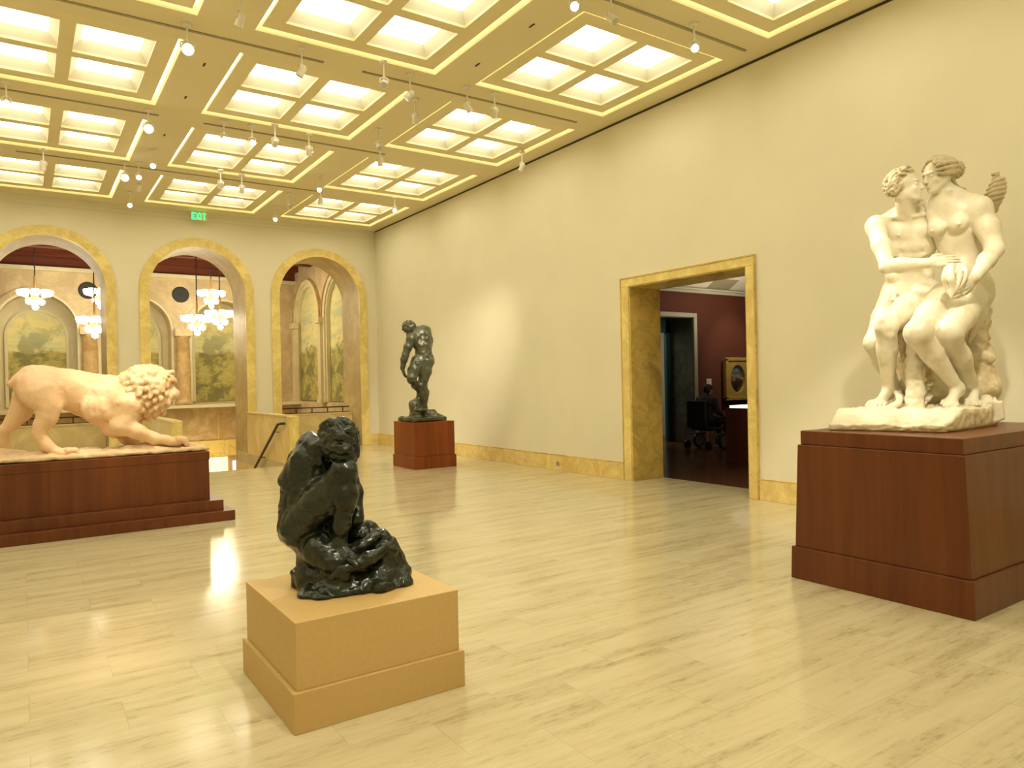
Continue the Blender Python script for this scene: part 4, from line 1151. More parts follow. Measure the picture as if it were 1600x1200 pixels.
    hp, kn, an = W(784, 618, 5.60), W(708, 748, 5.12), W(800, 967, 5.42)
    limb(s, [hp, hp+(kn-hp)*.55, kn], [.128, .120, .092], .022)
    s.ell(kn+CU*.005, (.098, .085, .096), None, .03); s.ell(kn+CT*.055, (.045, .035, .052), None, .025)
    cf = W(745, 842, 5.24)
    limb(s, [kn-CU*.02, cf, an], [.078, .076, .044], .03); s.ell(W(758, 842, 5.28), (.062, .066, .12), (nrm(CR+CU*.3), CT, nrm(CU-CR*.3)), .03)
    foot(s, an+CR*.012, nrm(W(808, 1048, 5.20)-W(800, 985, 5.45)), nrm(CU+CT*.35+CR*.15), .27, inner=1)
    fig = s.build('woman_figure', M_plaster, cp, amp=.002, scale=.04)
    hs = Clay(.0055); Rr, Ff, Uu = frame(hF, hU); h = .285
    hs.ell(hc+Uu*h*.15-Ff*h*.10, (h*.335, h*.39, h*.35), (Rr, Ff, Uu), .01)
    sw = lambda d: np.array([0, -1.0, .25-.45*d[2]])
    curls(hs, hc, hF, hU, h, 260, lambda d: (d[1] < .52 and d[2] > -.42) and not (d[1] > .22 and d[2] < .34), .0125, 15, .10, sweep=sw, wav=.3)
    for i in range(5):          # rolled locks sweeping back to the knot, on the visible side
        a = i/4.0; v = nrm(Rr*(-1.0+.0*a)+Uu*(1.1-1.5*a)) if np.dot(Rr, CT) < 0 else nrm(Rr+Uu*(1.1-1.5*a))
        def q(f, e): return hc+Uu*h*.13-Ff*h*.05+v*h*(.36+e)+Ff*h*f
        lock(hs, [q(.30, -.06), q(.12, .01), q(-.10, .03), q(-.30, -.03), hc-Ff*h*.52+Uu*h*(.16-.05*i)+v*.02], [.010, .016, .016, .014, .011], .004)
    kc = hc-Ff*h*.50+Uu*h*.10
    hs.ell(kc, (.055, .05, .05), None, .015)
    curls(hs, kc-Uu*.015, hF, hU, .15, 70, lambda d: True, .0105, 21, .10)
    lock(hs, [hc-Ff*h*.40-Uu*h*.10, hc-Ff*h*.48-Uu*h*.30, hc-Ff*h*.62-Uu*h*.42, hc-Ff*h*.78-Uu*h*.46], [.020, .017, .014, .009])
    hs.build('hair', M_plaster_d, fig, amp=.002, scale=.012)
couple_woman()
def couple_rest():
    s = Clay(.006)
    for i in range(6):        # thick twisted strands
        a = i/5; c = CZ(890-16*a, 160+90*a, 6.0); r = .040+.034*math.sin(PI*(.1+.75*a))
        lock(s, [c-CR*r+CU*(-.03)-CT*.0, c-CR*r*.6+CT*r*.8-CU*.012, c+CR*r*.6+CT*r*.8+CU*.012, c+CR*r+CU*.032], [.012, .020, .020, .013], .004)
    s.cone(CZ(890, 150, 6.0), CZ(874, 262, 6.0), .030, .050, .02)
    for i in range(9):
        t = i*2.4; s.ell(CZ(888, 132, 6.0)+CR*.020*math.cos(t)+CT*.02*math.sin(t)+CU*(.012*(i % 3)-.01), .013, None, .004)
    for i in range(18):
        t = i*2.4; a = i/17; s.ell(CZ(880-10*a, 235+45*a, 6.0)+CR*.042*math.cos(t)*(1-.4*a)+CT*.04*math.sin(t), .017, None, .005)
    s.cone(CZ(872, 262, 6.0), CZ(835, 340, 6.02), .03, .045, .02)
    s.build('twisted_torch', M_plaster_d, cp)
    s = Clay(.0055)          # cloth gathered in their hands
    for P, R in (([(695, 496, 5.26), (690, 530, 5.20), (700, 570, 5.20), (712, 600, 5.18)], [.010, .022, .018, .010]),
                 ([(718, 484, 5.26), (716, 530, 5.16), (722, 570, 5.16), (716, 612, 5.16)], [.012, .022, .020, .010]),
                 ([(745, 486, 5.28), (748, 525, 5.18), (738, 565, 5.16), (722, 600, 5.16)], [.012, .022, .018, .010]),
                 ([(745, 482, 5.28), (772, 508, 5.20), (765, 545, 5.18), (738, 585, 5.16)], [.008, .016, .014, .010])):
        lock(s, [CZ(p[0], p[1], p[2]+.15) for p in P], R, .008)
    s.ell(CZ(728, 520, 5.41), (.07, .03, .06), None, .02)
    s.ell(CZ(715, 492, 5.42), (.045, .03, .02), None, .015)
    s.build('held_cloth', M_plaster, cp, amp=.002, scale=.02)
    s = Clay(.007)           # drapery falling over the seat
    for i in range(4):
        a = i/3
        lock(s, [CZ(812+10*a, 610, 5.73+.10*a), CZ(818+26*a, 665, 5.69+.12*a), CZ(806+34*a, 720-14*a, 5.71+.14*a), CZ(785+30*a, 785-40*a, 5.75+.14*a)], [.026, .028, .022, .014], .010)
    lock(s, [CZ(838, 652, 5.93), CZ(860, 656, 5.99), CZ(858, 690, 5.99), CZ(838, 730, 5.97)], [.024, .03, .022, .014], .01)
    s.build('drapery', M_plaster, cp, amp=.004, scale=.03)
    s = Clay(.010)           # rocky seat
    s.ell(CZ(620, 740, 6.20), (.34, .22, .22), (CR, CT, CU), .08)
    s.ell(CZ(760, 720, 6.15), (.20, .20, .18), None, .08)
    s.path([CZ(560, 760, 6.18), CZ(600, 960, 6.12)], [.14, .18], .08)
    s.path([CZ(790, 700, 6.13), CZ(800, 840, 6.05), CZ(830, 960, 5.99)], [.11, .12, .15], .05)
    s.path([CZ(800, 852, 5.95), CZ(848, 842, 5.91), CZ(862, 852, 5.91)], [.045, .042, .042], .02)
    s.path([CZ(660, 760, 6.18), CZ(690, 980, 6.13)], [.14, .18], .06)
    lock(s, [CZ(518, 755, 5.99), CZ(528, 820, 5.93), CZ(545, 900, 5.91), CZ(548, 1000, 5.91)], [.03, .02, .018, .03], .02)
    s.build('rocky_seat', M_plaster_e, cp, amp=.018, scale=.07, amp2=.006, scale2=.025, zmin=1.132)
    s = Clay(.007)           # front post
    s.path([CZ(572, 775, 5.60), CZ(575, 900, 5.54), CZ(574, 1052, 5.50)], [.060, .064, .068], .02)
    for i in range(8): s.ell(CZ(606+13*((i*5) % 3), 935+15*i, 5.54), (.022, .026, .018), None, .008)
    s.ell(CZ(574, 1056, 5.49), (.085, .07, .02), None, .01)
    s.build('tree_stump', M_plaster, cp, amp=.008, scale=.03)
    top = [(235, 1108, 5.47), (262, 1086, 5.62), (330, 1062, 5.78), (420, 1010, 5.98), (640, 960, 6.12), (880, 985, 6.02), (893, 1000, 5.95), (893, 1040, 5.55), (800, 1070, 5.26), (690, 1128, 4.995), (560, 1118, 5.10), (420, 1112, 5.27)]
    P = [CZ(x, y, d)[:2] for x, y, d in top]; cxy = np.mean(P, 0)
    a0 = P[0]; e0 = nrm(P[9]-a0); n0 = np.array([-e0[1], e0[0]])
    if np.dot(cxy-a0, n0) < 0: n0 = -n0
    rs = np.random.RandomState(4); NA, NR = 264, 46
    T = rs.rand(64, 64)*2-1
    def vn(x, y, sc):
        X, Y = x/sc+100, y/sc+100; i, j = int(X), int(Y); fx, fy = X-i, Y-j; fx = fx*fx*(3-2*fx); fy = fy*fy*(3-2*fy)
        t = lambda a, b: T[a % 64, b % 64]
        return t(i, j)*(1-fx)*(1-fy)+t(i+1, j)*fx*(1-fy)+t(i, j+1)*(1-fx)*fy+t(i+1, j+1)*fx*fy
    out = []
    for k in range(NA):
        u = k/NA*len(P); i = int(u); f_ = u-i; e = P[i]*(1-f_)+P[(i+1) % len(P)]*f_
        e = e+(e-cxy)/np.linalg.norm(e-cxy)*(.010*vn(e[0]*1.0, e[1], .06)+.005*vn(e[0], e[1], .02)); out.append(e)
    def topz(p):
        dist = max(0, float(np.dot(p-a0, n0))); t = min(1, dist/.30)
        return 1.178+.106*t*t*(3-2*t)*.5+.106*t*.5+.013*vn(p[0], p[1], .10)+.008*vn(p[0], p[1], .035)+.004*vn(p[0], p[1], .016)
    V = []; Fc_ = []
    for r in range(NR+1):
        q = r/NR
        for k in range(NA):
            p = cxy+(out[k]-cxy)*(.02+.98*q); V.append((p[0], p[1], topz(p)-(.010 if r == NR else .002 if r == NR-1 else 0)))
    for r in range(NR):
        for k in range(NA): k2 = (k+1) % NA; Fc_.append((r*NA+k, (r+1)*NA+k, (r+1)*NA+k2, r*NA+k2))
    base = NR*NA; L_ = 6; prev = base
    for m_ in range(1, L_+1):
        n1 = len(V); t = m_/L_
        for k in range(NA):
            p = out[k]; nn = (p-cxy)/np.linalg.norm(p-cxy); z0 = V[base+k][2]
            w_ = .010*vn(p[0]*1.3+m_*.7, p[1]*1.3, .05)+.004*math.sin(3*t)
            q = p+nn*(w_ if m_ < L_ else -.006); V.append((q[0], q[1], z0*(1-t)+1.1265*t))
        for k in range(NA): k2 = (k+1) % NA; Fc_.append((prev+k, n1+k, n1+k2, prev+k2))
        prev = n1
    Fc_.append(tuple(range(NA))); Fc_.append(tuple(prev+k for k in range(NA))[::-1])
    sl = mesh_obj('plinth_slab', V, Fc_, M_plaster, cp, True); sl.data.materials.append(M_plaster_e)
    for i, pg in enumerate(sl.data.polygons): pg.material_index = 1 if i >= NR*NA else 0
    s = Clay(.007)
    lock(s, [CZ(262, 1096, 5.52), CZ(340, 1074, 5.55), CZ(430, 1058, 5.54), CZ(495, 1036, 5.54), CZ(515, 1008, 5.6), CZ(500, 985, 5.7)], [.014, .020, .024, .026, .022, .018], .01)
    s.build('fallen_branch', M_plaster, cp, amp=.004, scale=.04, zmin=1.131)
    s = Clay(.007)
    s.box(CZ(862, 1052, 5.62), (.040, .13, .075), (nrm(CR+CU*.1), CT, nrm(CU-CR*.1)), .015, .02)
    s.path([CZ(825, 1050, 5.60), CZ(850, 1015, 5.66)], [.04, .05], .04)
    s.path([CZ(884, 1008, 5.58), CZ(888, 1095, 5.52)], [.016, .026], .02)
    s.build('rock_ridge', M_plaster, cp, amp=.006, scale=.04, zmin=1.131)
couple_rest()

# ================================================================== crouching bronze woman (seen from behind)
def CW(x, y, d): return at(420+x/3.87, 640+y/3.87, d)
cw = empty('statue', (1.42, 3.62, .49), 'dark bronze statue of a crouching woman seen from behind, on the low tan plinth', 'statue')
def crouching():
    s = Clay(.0052)
    D = 3.80
    # torso: curled back, leaning to the upper right
    s.ell(CW(190, 690, D), (.105, .12, .112), None, .05)
    s.ell(CW(165, 730, D-.02), (.085, .10, .09), None, .04); s.ell(CW(250, 720, D+.05), (.10, .11, .10), None, .04)
    s.ell(CW(205, 560, D-.01), (.105, .10, .14), None, .05)
    s.ell(CW(235, 410, D-.03), (.115, .10, .14), (nrm(CR+CU*.3), CT, nrm(CU-CR*.3)*-1), .05)
    s.ell(CW(275, 285, D-.02), (.095, .09, .11), None, .05)
    s.cone(CW(180, 640, D-.06), CW(220, 330, D-.06), .045, .05, .05)
    s.cone(CW(130, 620, D-.01), CW(150, 420, D-.02), .05, .055, .04)
    s.cone(CW(150, 420, D-.02), CW(235, 230, D), .06, .05, .04)
    # spine furrow
    s.path([CW(205, 650, D-.155), CW(255, 520, D-.150), CW(300, 400, D-.150), CW(340, 290, D-.14)], [.012, .011, .011, .008], .03, cut=True)
    for i in range(6): s.ell(CW(238+16*i, 590-52*i, D-.105), (.011, .010, .013), None, .012)
    s.ell(CW(195, 340, D-.105), (.045, .025, .065), (nrm(CR+CU*.5), CT, nrm(CU-CR*.5)), .03)      # shoulder blades
    s.ell(CW(300, 265, D-.09), (.04, .03, .06), None, .03)
    # left arm, the elbow pokes out at the far left
    limb(s, [CW(250, 205, D+.03), CW(170, 300, D+.09), CW(100, 430, D+.11)], [.052, .045, .036], .03)
    limb(s, [CW(100, 430, D+.11), CW(170, 480, D+.2), CW(260, 420, D+.24)], [.034, .035, .03], .03)
    s.ell(CW(265, 205, D), (.062, .06, .06), None, .04)
    # raised leg: thigh along the flank, knee under the chin
    hip, kn, an = CW(175, 720, D-.08), CW(455, 372, D-.16), CW(430, 800, D-.13)
    limb(s, [hip, CW(300, 560, D-.13), kn], [.095, .088, .062], .035)
    s.ell(kn+CU*.004, (.060, .058, .058), None, .03)
    limb(s, [kn, CW(462, 520, D-.17), CW(440, 690, D-.15), an], [.055, .060, .042, .035], .03)
    s.ell(CW(470, 530, D-.13), (.045, .05, .085), None, .03)
    foot(s, CW(420, 800, D-.13), nrm(CR*.8+CT*.35-CU*.35), nrm(CU+CR*.3), .20, inner=1)
    # the forearm/second limb hanging right of the shin
    limb(s, [CW(470, 350, D+.02), CW(515, 500, D-.0), CW(528, 655, D-.04)], [.052, .042, .036], .03)
    s.ell(CW(525, 650, D-.04), (.036, .036, .05), None, .02)
    limb(s, [CW(528, 660, D-.04), CW(500, 740, D+.0), CW(560, 760, D+.0)], [.034, .03, .028], .02)
    s.path([CW(300, 720, D+.02), CW(360, 800, D+.02), CW(400, 700, D+.02)], [.07, .06, .05], .05)
    s.ell(CW(385, 640, D+.04), (.05, .06, .12), None, .04)
    # kneeling leg below the seat
    limb(s, [CW(230, 740, D+.02), CW(290, 850, D-.10), CW(330, 900, D-.12)], [.09, .072, .06], .04)
    limb(s, [CW(300, 830, D-.13), CW(390, 930, D-.16), CW(560, 930, D-.12)], [.065, .055, .045], .03)
    s.path([CW(250, 860, D-.02), CW(275, 985, D-.02)], [.07, .08], .04)
    # neck and head bowed onto the knee
    s.cone(CW(300, 245, D-.03), CW(385, 215, D-.06), .060, .052, .04)
    hc = CW(432, 190, D-.08)
    hF, hU = nrm(CR*.62-CT*.62-CU*.35), nrm(CU*.8+CR*.28)
    head(s, hc, hF, hU, .235, .02)
    s.ell(CW(425, 235, D-.12), (.075, .05, .060), None, .03)
    fig = s.build('woman_figure', M_bronze, cw, zmin=.492, amp=.0045, scale=.032, amp2=.0015, scale2=.012)
    hs = Clay(.0048)
    hs.ell(CW(425, 160, D-.10), (.100, .092, .090), None, .02)
    hs.ell(CW(425, 222, D-.13), (.085, .060, .060), None, .03)
    hs.ell(CW(485, 215, D-.08), (.046, .060, .095), None, .02)
    # thick rope-like tresses: two rolls over the crown, one across the nape, one falling beside the knee
    lock(hs, [CW(322, 165, D-.10), CW(335, 105, D-.14), CW(385, 80, D-.16), CW(430, 110, D-.19)], [.018, .024, .024, .016], .008)
    lock(hs, [CW(395, 85, D-.12), CW(445, 70, D-.14), CW(490, 105, D-.15), CW(515, 160, D-.12)], [.018, .024, .024, .018], .008)
    lock(hs, [CW(340, 190, D-.17), CW(400, 160, D-.20), CW(450, 165, D-.205), CW(505, 195, D-.17)], [.016, .022, .022, .016], .008)
    lock(hs, [CW(330, 210, D-.15), CW(345, 255, D-.14), CW(370, 285, D-.12)], [.020, .018, .012], .01)
    lock(hs, [CW(370, 225, D-.18), CW(430, 235, D-.205), CW(490, 240, D-.19)], [.020, .030, .020], .012)
    lock(hs, [CW(372, 262, D-.15), CW(440, 285, D-.17), CW(505, 290, D-.14)], [.018, .026, .018], .012)
    lock(hs, [CW(500, 150, D-.12), CW(516, 220, D-.11), CW(512, 290, D-.11), CW(492, 325, D-.11)], [.018, .024, .022, .012], .010)
    lock(hs, [CW(355, 130, D-.17), CW(400, 130, D-.205), CW(420, 150, D-.21)], [.014, .018, .012], .006)
    lock(hs, [CW(450, 130, D-.20), CW(480, 125, D-.18), CW(510, 150, D-.165)], [.012, .018, .012], .006)
    hs.ell(CW(432, 200, D-.175), (.050, .034, .042), None, .02); hs.ell(CW(425, 130, D-.165), (.045, .03, .035), None, .02)
    hs.build('hair', M_bronze, fig, amp=.006, scale=.020, amp2=.002, scale2=.009)
    # rocky base
    s = Clay(.0058)
    s.path([CW(255, 1040, D-.03), CW(420, 1060, D-.10), CW(640, 1040, D-.03), CW(790, 1020, D+.02)], [.075, .095, .09, .055], .05)
    s.path([CW(205, 1030, D+.0), CW(200, 1080, D+.0)], [.055, .055], .03)
    s.ell(CW(208, 985, D+.0), (.062, .070, .024), None, .015)
    s.ell(CW(480, 960, D+.02), (.17, .13, .08), None, .06)
    s.path([CW(470, 900, D+.06), CW(560, 800, D+.08), CW(600, 745, D+.10)], [.09, .075, .050], .04)
    s.path([CW(500, 750, D+.04), CW(570, 728, D+.06), CW(632, 715, D+.08)], [.050, .042, .030], .03)
    s.path([CW(620, 830, D+.02), CW(690, 790, D+.04), CW(745, 795, D+.05)], [.085, .05, .026], .025)
    s.path([CW(745, 800, D+.05), CW(765, 890, D+.05), CW(805, 980, D+.03)], [.028, .045, .05], .02)
    s.path([CW(700, 870, D+.02), CW(720, 980, D+.0)], [.075, .07], .03)
    s.path([CW(480, 860, D-.10), CW(560, 830, D-.08), CW(650, 770, D-.02)], [.035, .035, .028], .015)
    s.path([CW(420, 970, D-.20), CW(600, 900, D-.15), CW(700, 840, D-.05)], [.030, .035, .026], .02)
    s.path([CW(255, 880, D-.0), CW(262, 1000, D-.04)], [.075, .085], .03)
    s.path([CW(330, 900, D-.12), CW(380, 980, D-.16), CW(460, 1010, D-.18)], [.05, .04, .03], .02)
    s.ell(CW(690, 1070, D-.12), (.055, .04, .03), None, .015); s.ell(CW(820, 1040, D+.0), (.045, .05, .035), None, .02)
    s.ell(CW(400, 1090, D-.10), (.19, .14, .045), None, .04); s.ell(CW(640, 1072, D-.02), (.19, .14, .040), None, .04)
    s.build('rocky_base', M_bronze, cw, amp=.010, scale=.045, amp2=.003, scale2=.016, zmin=.494)
    MB().lathe(CW(208, 974, D-.02), [(.052, -.004), (.055, .012), (.03, .018)], 20).build('pale_patch', plain('pale_tan', (.30, .26, .18), .6), cw, smooth=True)  # paler disc on the left top of the rocky base
crouching()

# ================================================================== standing bronze man in the corner
def AD(x, y, d): return at(600+x/6.67, 490+y/6.67, d)
ad = empty('statue', (6.17, 12.02, .84), 'dark green bronze statue of a standing man with bowed head, on the square reddish pedestal', 'statue')
def adam():
    s = Clay(.0095); D = 13.35
    pel, ch = AD(420, 450, D), AD(395, 250, D+.02)
    U = nrm(ch-pel); Ri = nrm(CR*.55-CT*.83); Fo = nrm(-CR*.9+CT*.4)
    s.ell(pel, (.16, .15, .16), (CR, CT, CU), .06)
    s.ell(AD(462, 500, D), (.11, .13, .13), None, .05)
    s.ell(AD(405, 370, D), (.15, .15, .17), None, .06)
    s.ell(AD(405, 275, D+.02), (.19, .17, .20), (nrm(CR+CU*.1), CT, CU), .06)
    s.ell(AD(395, 195, D+.04), (.17, .16, .13), (nrm(CR-CU*.15), CT, CU), .05)
    s.ell(AD(335, 300, D-.06), (.09, .07, .11), None, .04)
    s.cone(AD(360, 300, D-.12), AD(385, 330, D-.14), .05, .05, .04)
    for i in range(3): s.cone(AD(340+8*i, 335+16*i, D-.13), AD(400+5*i, 345+14*i, D-.13), .018, .018, .02)
    s.cone(AD(445, 210, D-.10), AD(465, 390, D-.06), .05, .05, .04)
    # neck, bowed head
    s.cone(AD(340, 190, D), AD(285, 165, D-.02), .085, .075, .05)
    head(s, AD(262, 158, D-.03), nrm(-CR*.55-CU*.75+CT*.15), nrm(CU*.55-CR*.62), .27, .02)
    # near arm
    sh, el, wr = AD(290, 262, D-.14), AD(222, 435, D-.20), AD(192, 570, D-.18)
    s.ell(sh, (.095, .095, .10), None, .05); s.cone(AD(350, 220, D-.04), sh, .10, .08, .06)
    limb(s, [sh, AD(248, 350, D-.18), el], [.082, .078, .060], .03)
    limb(s, [el, AD(208, 480, D-.19), wr], [.060, .062, .042], .03)
    hand(s, wr, AD(225, 665, D-.17)-wr, nrm(-CR*.8+CT*.5), .22, .35, .08, thumb=-1)
    # other arm crossing to the knee
    limb(s, [AD(370, 250, D+.20), AD(385, 420, D+.22), AD(335, 560, D+.12), AD(275, 640, D+.02)], [.08, .06, .045, .035], .03)
    # standing leg
    hip, kn, an = AD(425, 500, D-.02), AD(402, 745, D-.05), AD(418, 965, D+.0)
    limb(s, [hip, AD(425, 600, D-.03), kn], [.145, .125, .080], .04); s.ell(kn-CR*.02, (.075, .08, .085), None, .03)
    limb(s, [kn, AD(420, 830, D-.01), an], [.075, .088, .052], .03)
    foot(s, an, nrm(-CR*.75+CT*.45), CU, .27, inner=-1)
    # bent leg
    hip, kn, an = AD(350, 500, D-.08), AD(288, 680, D-.26), AD(390, 850, D-.02)
    limb(s, [hip, AD(315, 590, D-.18), kn], [.125, .115, .082], .04); s.ell(kn, (.078, .08, .085), None, .03)
    limb(s, [kn, AD(325, 745, D-.16), AD(372, 810, D-.05), AD(362, 880, D-.0)], [.072, .07, .052, .045], .03)
    s.ell(AD(345, 520, D-.24), (.03, .04, .04), None, .02)
    fig = s.build('man_figure', M_bronze2, ad, amp=.008, scale=.05)
    hs = Clay(.009); hc = AD(262, 152, D-.03)
    hs.ell(hc+CU*.015, (.125, .13, .12), None, .02)
    for i in range(46):
        z = 1-2*(i+.5)/46; ph = i*2.39996; q = math.sqrt(1-z*z); d = (CR*q*math.cos(ph)+CT*q*math.sin(ph)+CU*z)*.128
        if z > -.35: hs.ell(hc+CU*.015+d*.95, .022, None, .02)
    hs.build('hair', M_bronze2, fig)
    s = Clay(.010)
    s.box(AD(400, 1095, D), (.335, .33, .045), (nrm(vec(1, 0, 0)), vec(0, 1, 0), vec(0, 0, 1)), .03, .03)
    s.path([AD(340, 1040, D-.12), AD(320, 960, D-.08), AD(360, 890, D)], [.11, .10, .06], .05)
    s.path([AD(400, 1030, D-.02), AD(500, 1040, D), AD(600, 1075, D)], [.08, .06, .04], .06)
    s.ell(AD(380, 1005, D-.16), (.14, .08, .04), None, .03)
    s.path([AD(330, 930, D+.05), AD(330, 1060, D+.05)], [.08, .12], .05)
    s.build('rocky_base', M_bronze2, ad, amp=.014, scale=.08, amp2=.004, scale2=.03, zmin=.846)
adam()

# ================================================================== the lion
def LN(x, y, Y): return at_y(x/3.53, 540+y/3.53, Y)
li = empty('statue', (.7, 9.45, .8), 'peach marble statue of a striding lion with lowered head, on the long stepped pedestal', 'statue')
def lion():
    s = Clay(.0105); Yc = 9.46; e = lambda *a: s.ell(*a)
    ux, uy, uz = vec(1, 0, 0), vec(0, 1, 0), vec(0, 0, 1)
    # trunk
    e(LN(205, 218, Yc), (.215, .19, .205), None, .08)
    e(LN(170, 215, Yc), (.15, .17, .18), None, .06)
    e(LN(330, 225, Yc), (.26, .185, .190), None, .10)
    e(LN(450, 268, Yc), (.28, .20, .225), (nrm(ux-uz*.16), uy, nrm(uz+ux*.16)), .10)
    e(LN(570, 308, Yc), (.26, .215, .275), (nrm(ux-uz*.15), uy, nrm(uz+ux*.15)), .10)
    e(LN(665, 335, Yc), (.22, .225, .33), (nrm(ux-uz*.1), uy, nrm(uz+ux*.15)), .08)
    e(LN(650, 450, Yc), (.17, .15, .13), None, .07)
    s.cone(LN(190, 160, Yc), LN(600, 212, Yc), .08, .09, .08)
    for i in range(4): lock(s, [LN(470+32*i, 300, Yc-.205), LN(462+34*i, 350, Yc-.212), LN(480+34*i, 400, Yc-.18)], [.003, .006, .003], .06)
    s.path([LN(330, 320, Yc-.12), LN(300, 270, Yc-.16)], [.05, .06], .05)
    # tail stump
    s.path([LN(150, 165, Yc), LN(95, 190, Yc-.02), LN(54, 214, Yc-.04)], [.055, .040, .030], .03)
    # near hind leg
    Yn = Yc-.17
    e(LN(200, 245, Yn), (.17, .11, .20), None, .07)
    s.path([LN(225, 250, Yn), LN(268, 335, Yn-.03), LN(262, 400, Yn-.02)], [.155, .115, .090], .06)
    s.path([LN(262, 390, Yn-.02), LN(230, 440, Yn), LN(213, 492, Yn)], [.10, .075, .055], .04)
    e(LN(200, 488, Yn), (.045, .04, .05), None, .02)
    s.path([LN(215, 490, Yn), LN(255, 548, Yn-.01), LN(310, 585, Yn-.02)], [.062, .058, .055], .04)
    e(LN(360, 590, Yn-.03), (.12, .08, .055), None, .03)
    for i in range(4): s.path([LN(375, 580, Yn-.09+.042*i), LN(415, 578, Yn-.09+.042*i), LN(432, 598, Yn-.09+.042*i)], [.035, .033, .022], .008)
    # far hind leg stretched back
    Yf = Yc+.17
    s.path([LN(150, 290, Yf), LN(110, 370, Yf), LN(70, 420, Yf), LN(18, 470, Yf)], [.15, .10, .072, .052], .05)
    e(LN(12, 466, Yf), (.05, .045, .05), None, .02)
    s.path([LN(15, 475, Yf), LN(12, 540, Yf), LN(45, 595, Yf)], [.06, .05, .055], .04)
    e(LN(85, 600, Yf), (.12, .08, .05), None, .03)
    # near fore leg
    Ya = Yc-.19
    e(LN(700, 350, Ya+.02), (.15, .10, .22), (nrm(ux-uz*.3), uy, nrm(uz+ux*.3)), .06)
    s.path([LN(700, 330, Ya), LN(672, 440, Ya-.02)], [.15, .105], .06)
    e(LN(645, 440, Ya-.02), (.075, .065, .075), None, .04)
    s.path([LN(665, 445, Ya-.02), LN(760, 475, Ya-.03), LN(850, 512, Ya-.03), LN(920, 522, Ya-.03)], [.105, .085, .062, .058], .04)
    e(LN(965, 528, Ya-.03), (.11, .085, .06), None, .03)
    for i in range(4): s.path([LN(985, 515, Ya-.10+.045*i), LN(1015, 520, Ya-.10+.045*i), LN(1030, 545, Ya-.10+.045*i)], [.036, .036, .026], .008)
    # far fore leg
    Yb_ = Yc+.15
    s.path([LN(720, 420, Yb_), LN(700, 500, Yb_), LN(760, 560, Yb_-.02), LN(930, 565, Yb_-.02)], [.13, .09, .065, .06], .05)
    e(LN(990, 565, Yb_), (.10, .08, .05), None, .03)
    # neck and head (bowed, muzzle down to the right)
    s.cone(LN(730, 290, Yc), LN(840, 235, Yc-.02), .25, .19, .08)
    hc = LN(868, 218, Yc-.05)
    hF, hU = nrm(vec(.88, -.30, -.34)), nrm(vec(.35, 0, .9)); R_, F_, U_ = frame(hF, hU)
    g = lambda r, f, u: hc+R_*r+F_*f+U_*u
    e(hc, (.145, .17, .145), (R_, F_, U_), .05)
    s.cone(g(0, .08, -.02), g(0, .20, -.05), .095, .075, .04)
    e(g(0, .235, -.02), (.05, .035, .03), (R_, F_, U_), .015)
    s.cone(g(0, .05, -.12), g(0, .17, -.13), .07, .045, .03)
    for q in (-1, 1):
        e(g(.06*q, .19, -.06), (.05, .06, .045), (R_, F_, U_), .02)
        e(g(.075*q, .12, .065), (.045, .035, .025), (R_, F_, U_), .015)
        s.ell(g(.07*q, .165, .03), (.028, .028, .022), (R_, F_, U_), .01, cut=True)
        e(g(.07*q, .14, .03), (.024, .024, .02), (R_, F_, U_), .005)
        e(g(.13*q, -.04, .12), (.045, .03, .045), (R_, F_, U_), .02)
    s.cone(g(-.06, .24, -.095), g(.06, .24, -.095), .010, .010, .012, cut=True)
    s.cone(g(.09, .12, -.10), g(.02, .24, -.095), .010, .010, .012, cut=True)
    s.cone(g(-.09, .12, -.10), g(-.02, .24, -.095), .010, .010, .012, cut=True)
    fig = s.build('lion_body', M_lion, li, zmin=.803, amp=.006, scale=.07, amp2=.002, scale2=.025)
    # mane: overlapping tufts
    hs = Clay(.010); rs = random.Random(11)
    def tuft(p, d, r, L):
        b = nrm(np.cross(d, [rs.gauss(0, 1), rs.gauss(0, 1), rs.gauss(0, 1)]))
        hs.path([p, p+d*L*.4+b*L*.12, p+d*L*.8-b*L*.05, p+d*L], [r, r*1.05, r*.7, r*.3], .012)
    mc = LN(805, 232, Yc)
    hs.cone(LN(710, 230, Yc), LN(830, 220, Yc), .17, .20, .06)
    hs.cone(LN(830, 220, Yc), LN(810, 310, Yc-.02), .19, .13, .06)
    n = 170
    for i in range(n):
        z = 1-2*(i+.5)/n; ph = i*2.39996; q = math.sqrt(1-z*z)
        d = vec(q*math.cos(ph), q*math.sin(ph), z)
        if d[0] > .70: continue
        p = mc+vec(.26*d[0]+.02, .225*d[1], .25*d[2]-.0)
        if p[2] > LN(0, 128, Yc)[2]: p[2] = LN(0, 128, Yc)[2]
        dn = nrm(vec(-.35+.3*d[0], d[1]*.35, -.75)+d*.40)
        tuft(p, dn, .036+.014*rs.random(), .11+.05*rs.random())
    for i in range(24):   # fringe round the face
        a = i/24*2*PI
        p = g(.15*math.cos(a), .04, .02+.15*math.sin(a)); tuft(p, nrm(R_*math.cos(a)*.6+U_*math.sin(a)*.5+F_*.35-vec(0, 0, .3)), .030, .09)
    for i in range(9):    # forelocks over the brow
        p = g(.11*(i-4)/4, .10, .13); tuft(p, nrm(F_*.8-U_*.35+R_*.2*(i-4)/4), .026, .08)
    for i in range(16):   # low crest running down the back
        p = LN(470+18*i, 160+1.2*i+3*(i % 2), Yc+.02*((i % 3)-1)); tuft(p-vec(0, 0, .015), nrm(vec(-.8, 0, .05)), .026, .08)
    for i in range(26):   # beard under the jaw and throat
        p = LN(790+rs.random()*80, 290+rs.random()*50, Yc-.16+.3*rs.random()); tuft(p, nrm(vec(.1, 0, -1)), .032, .12)
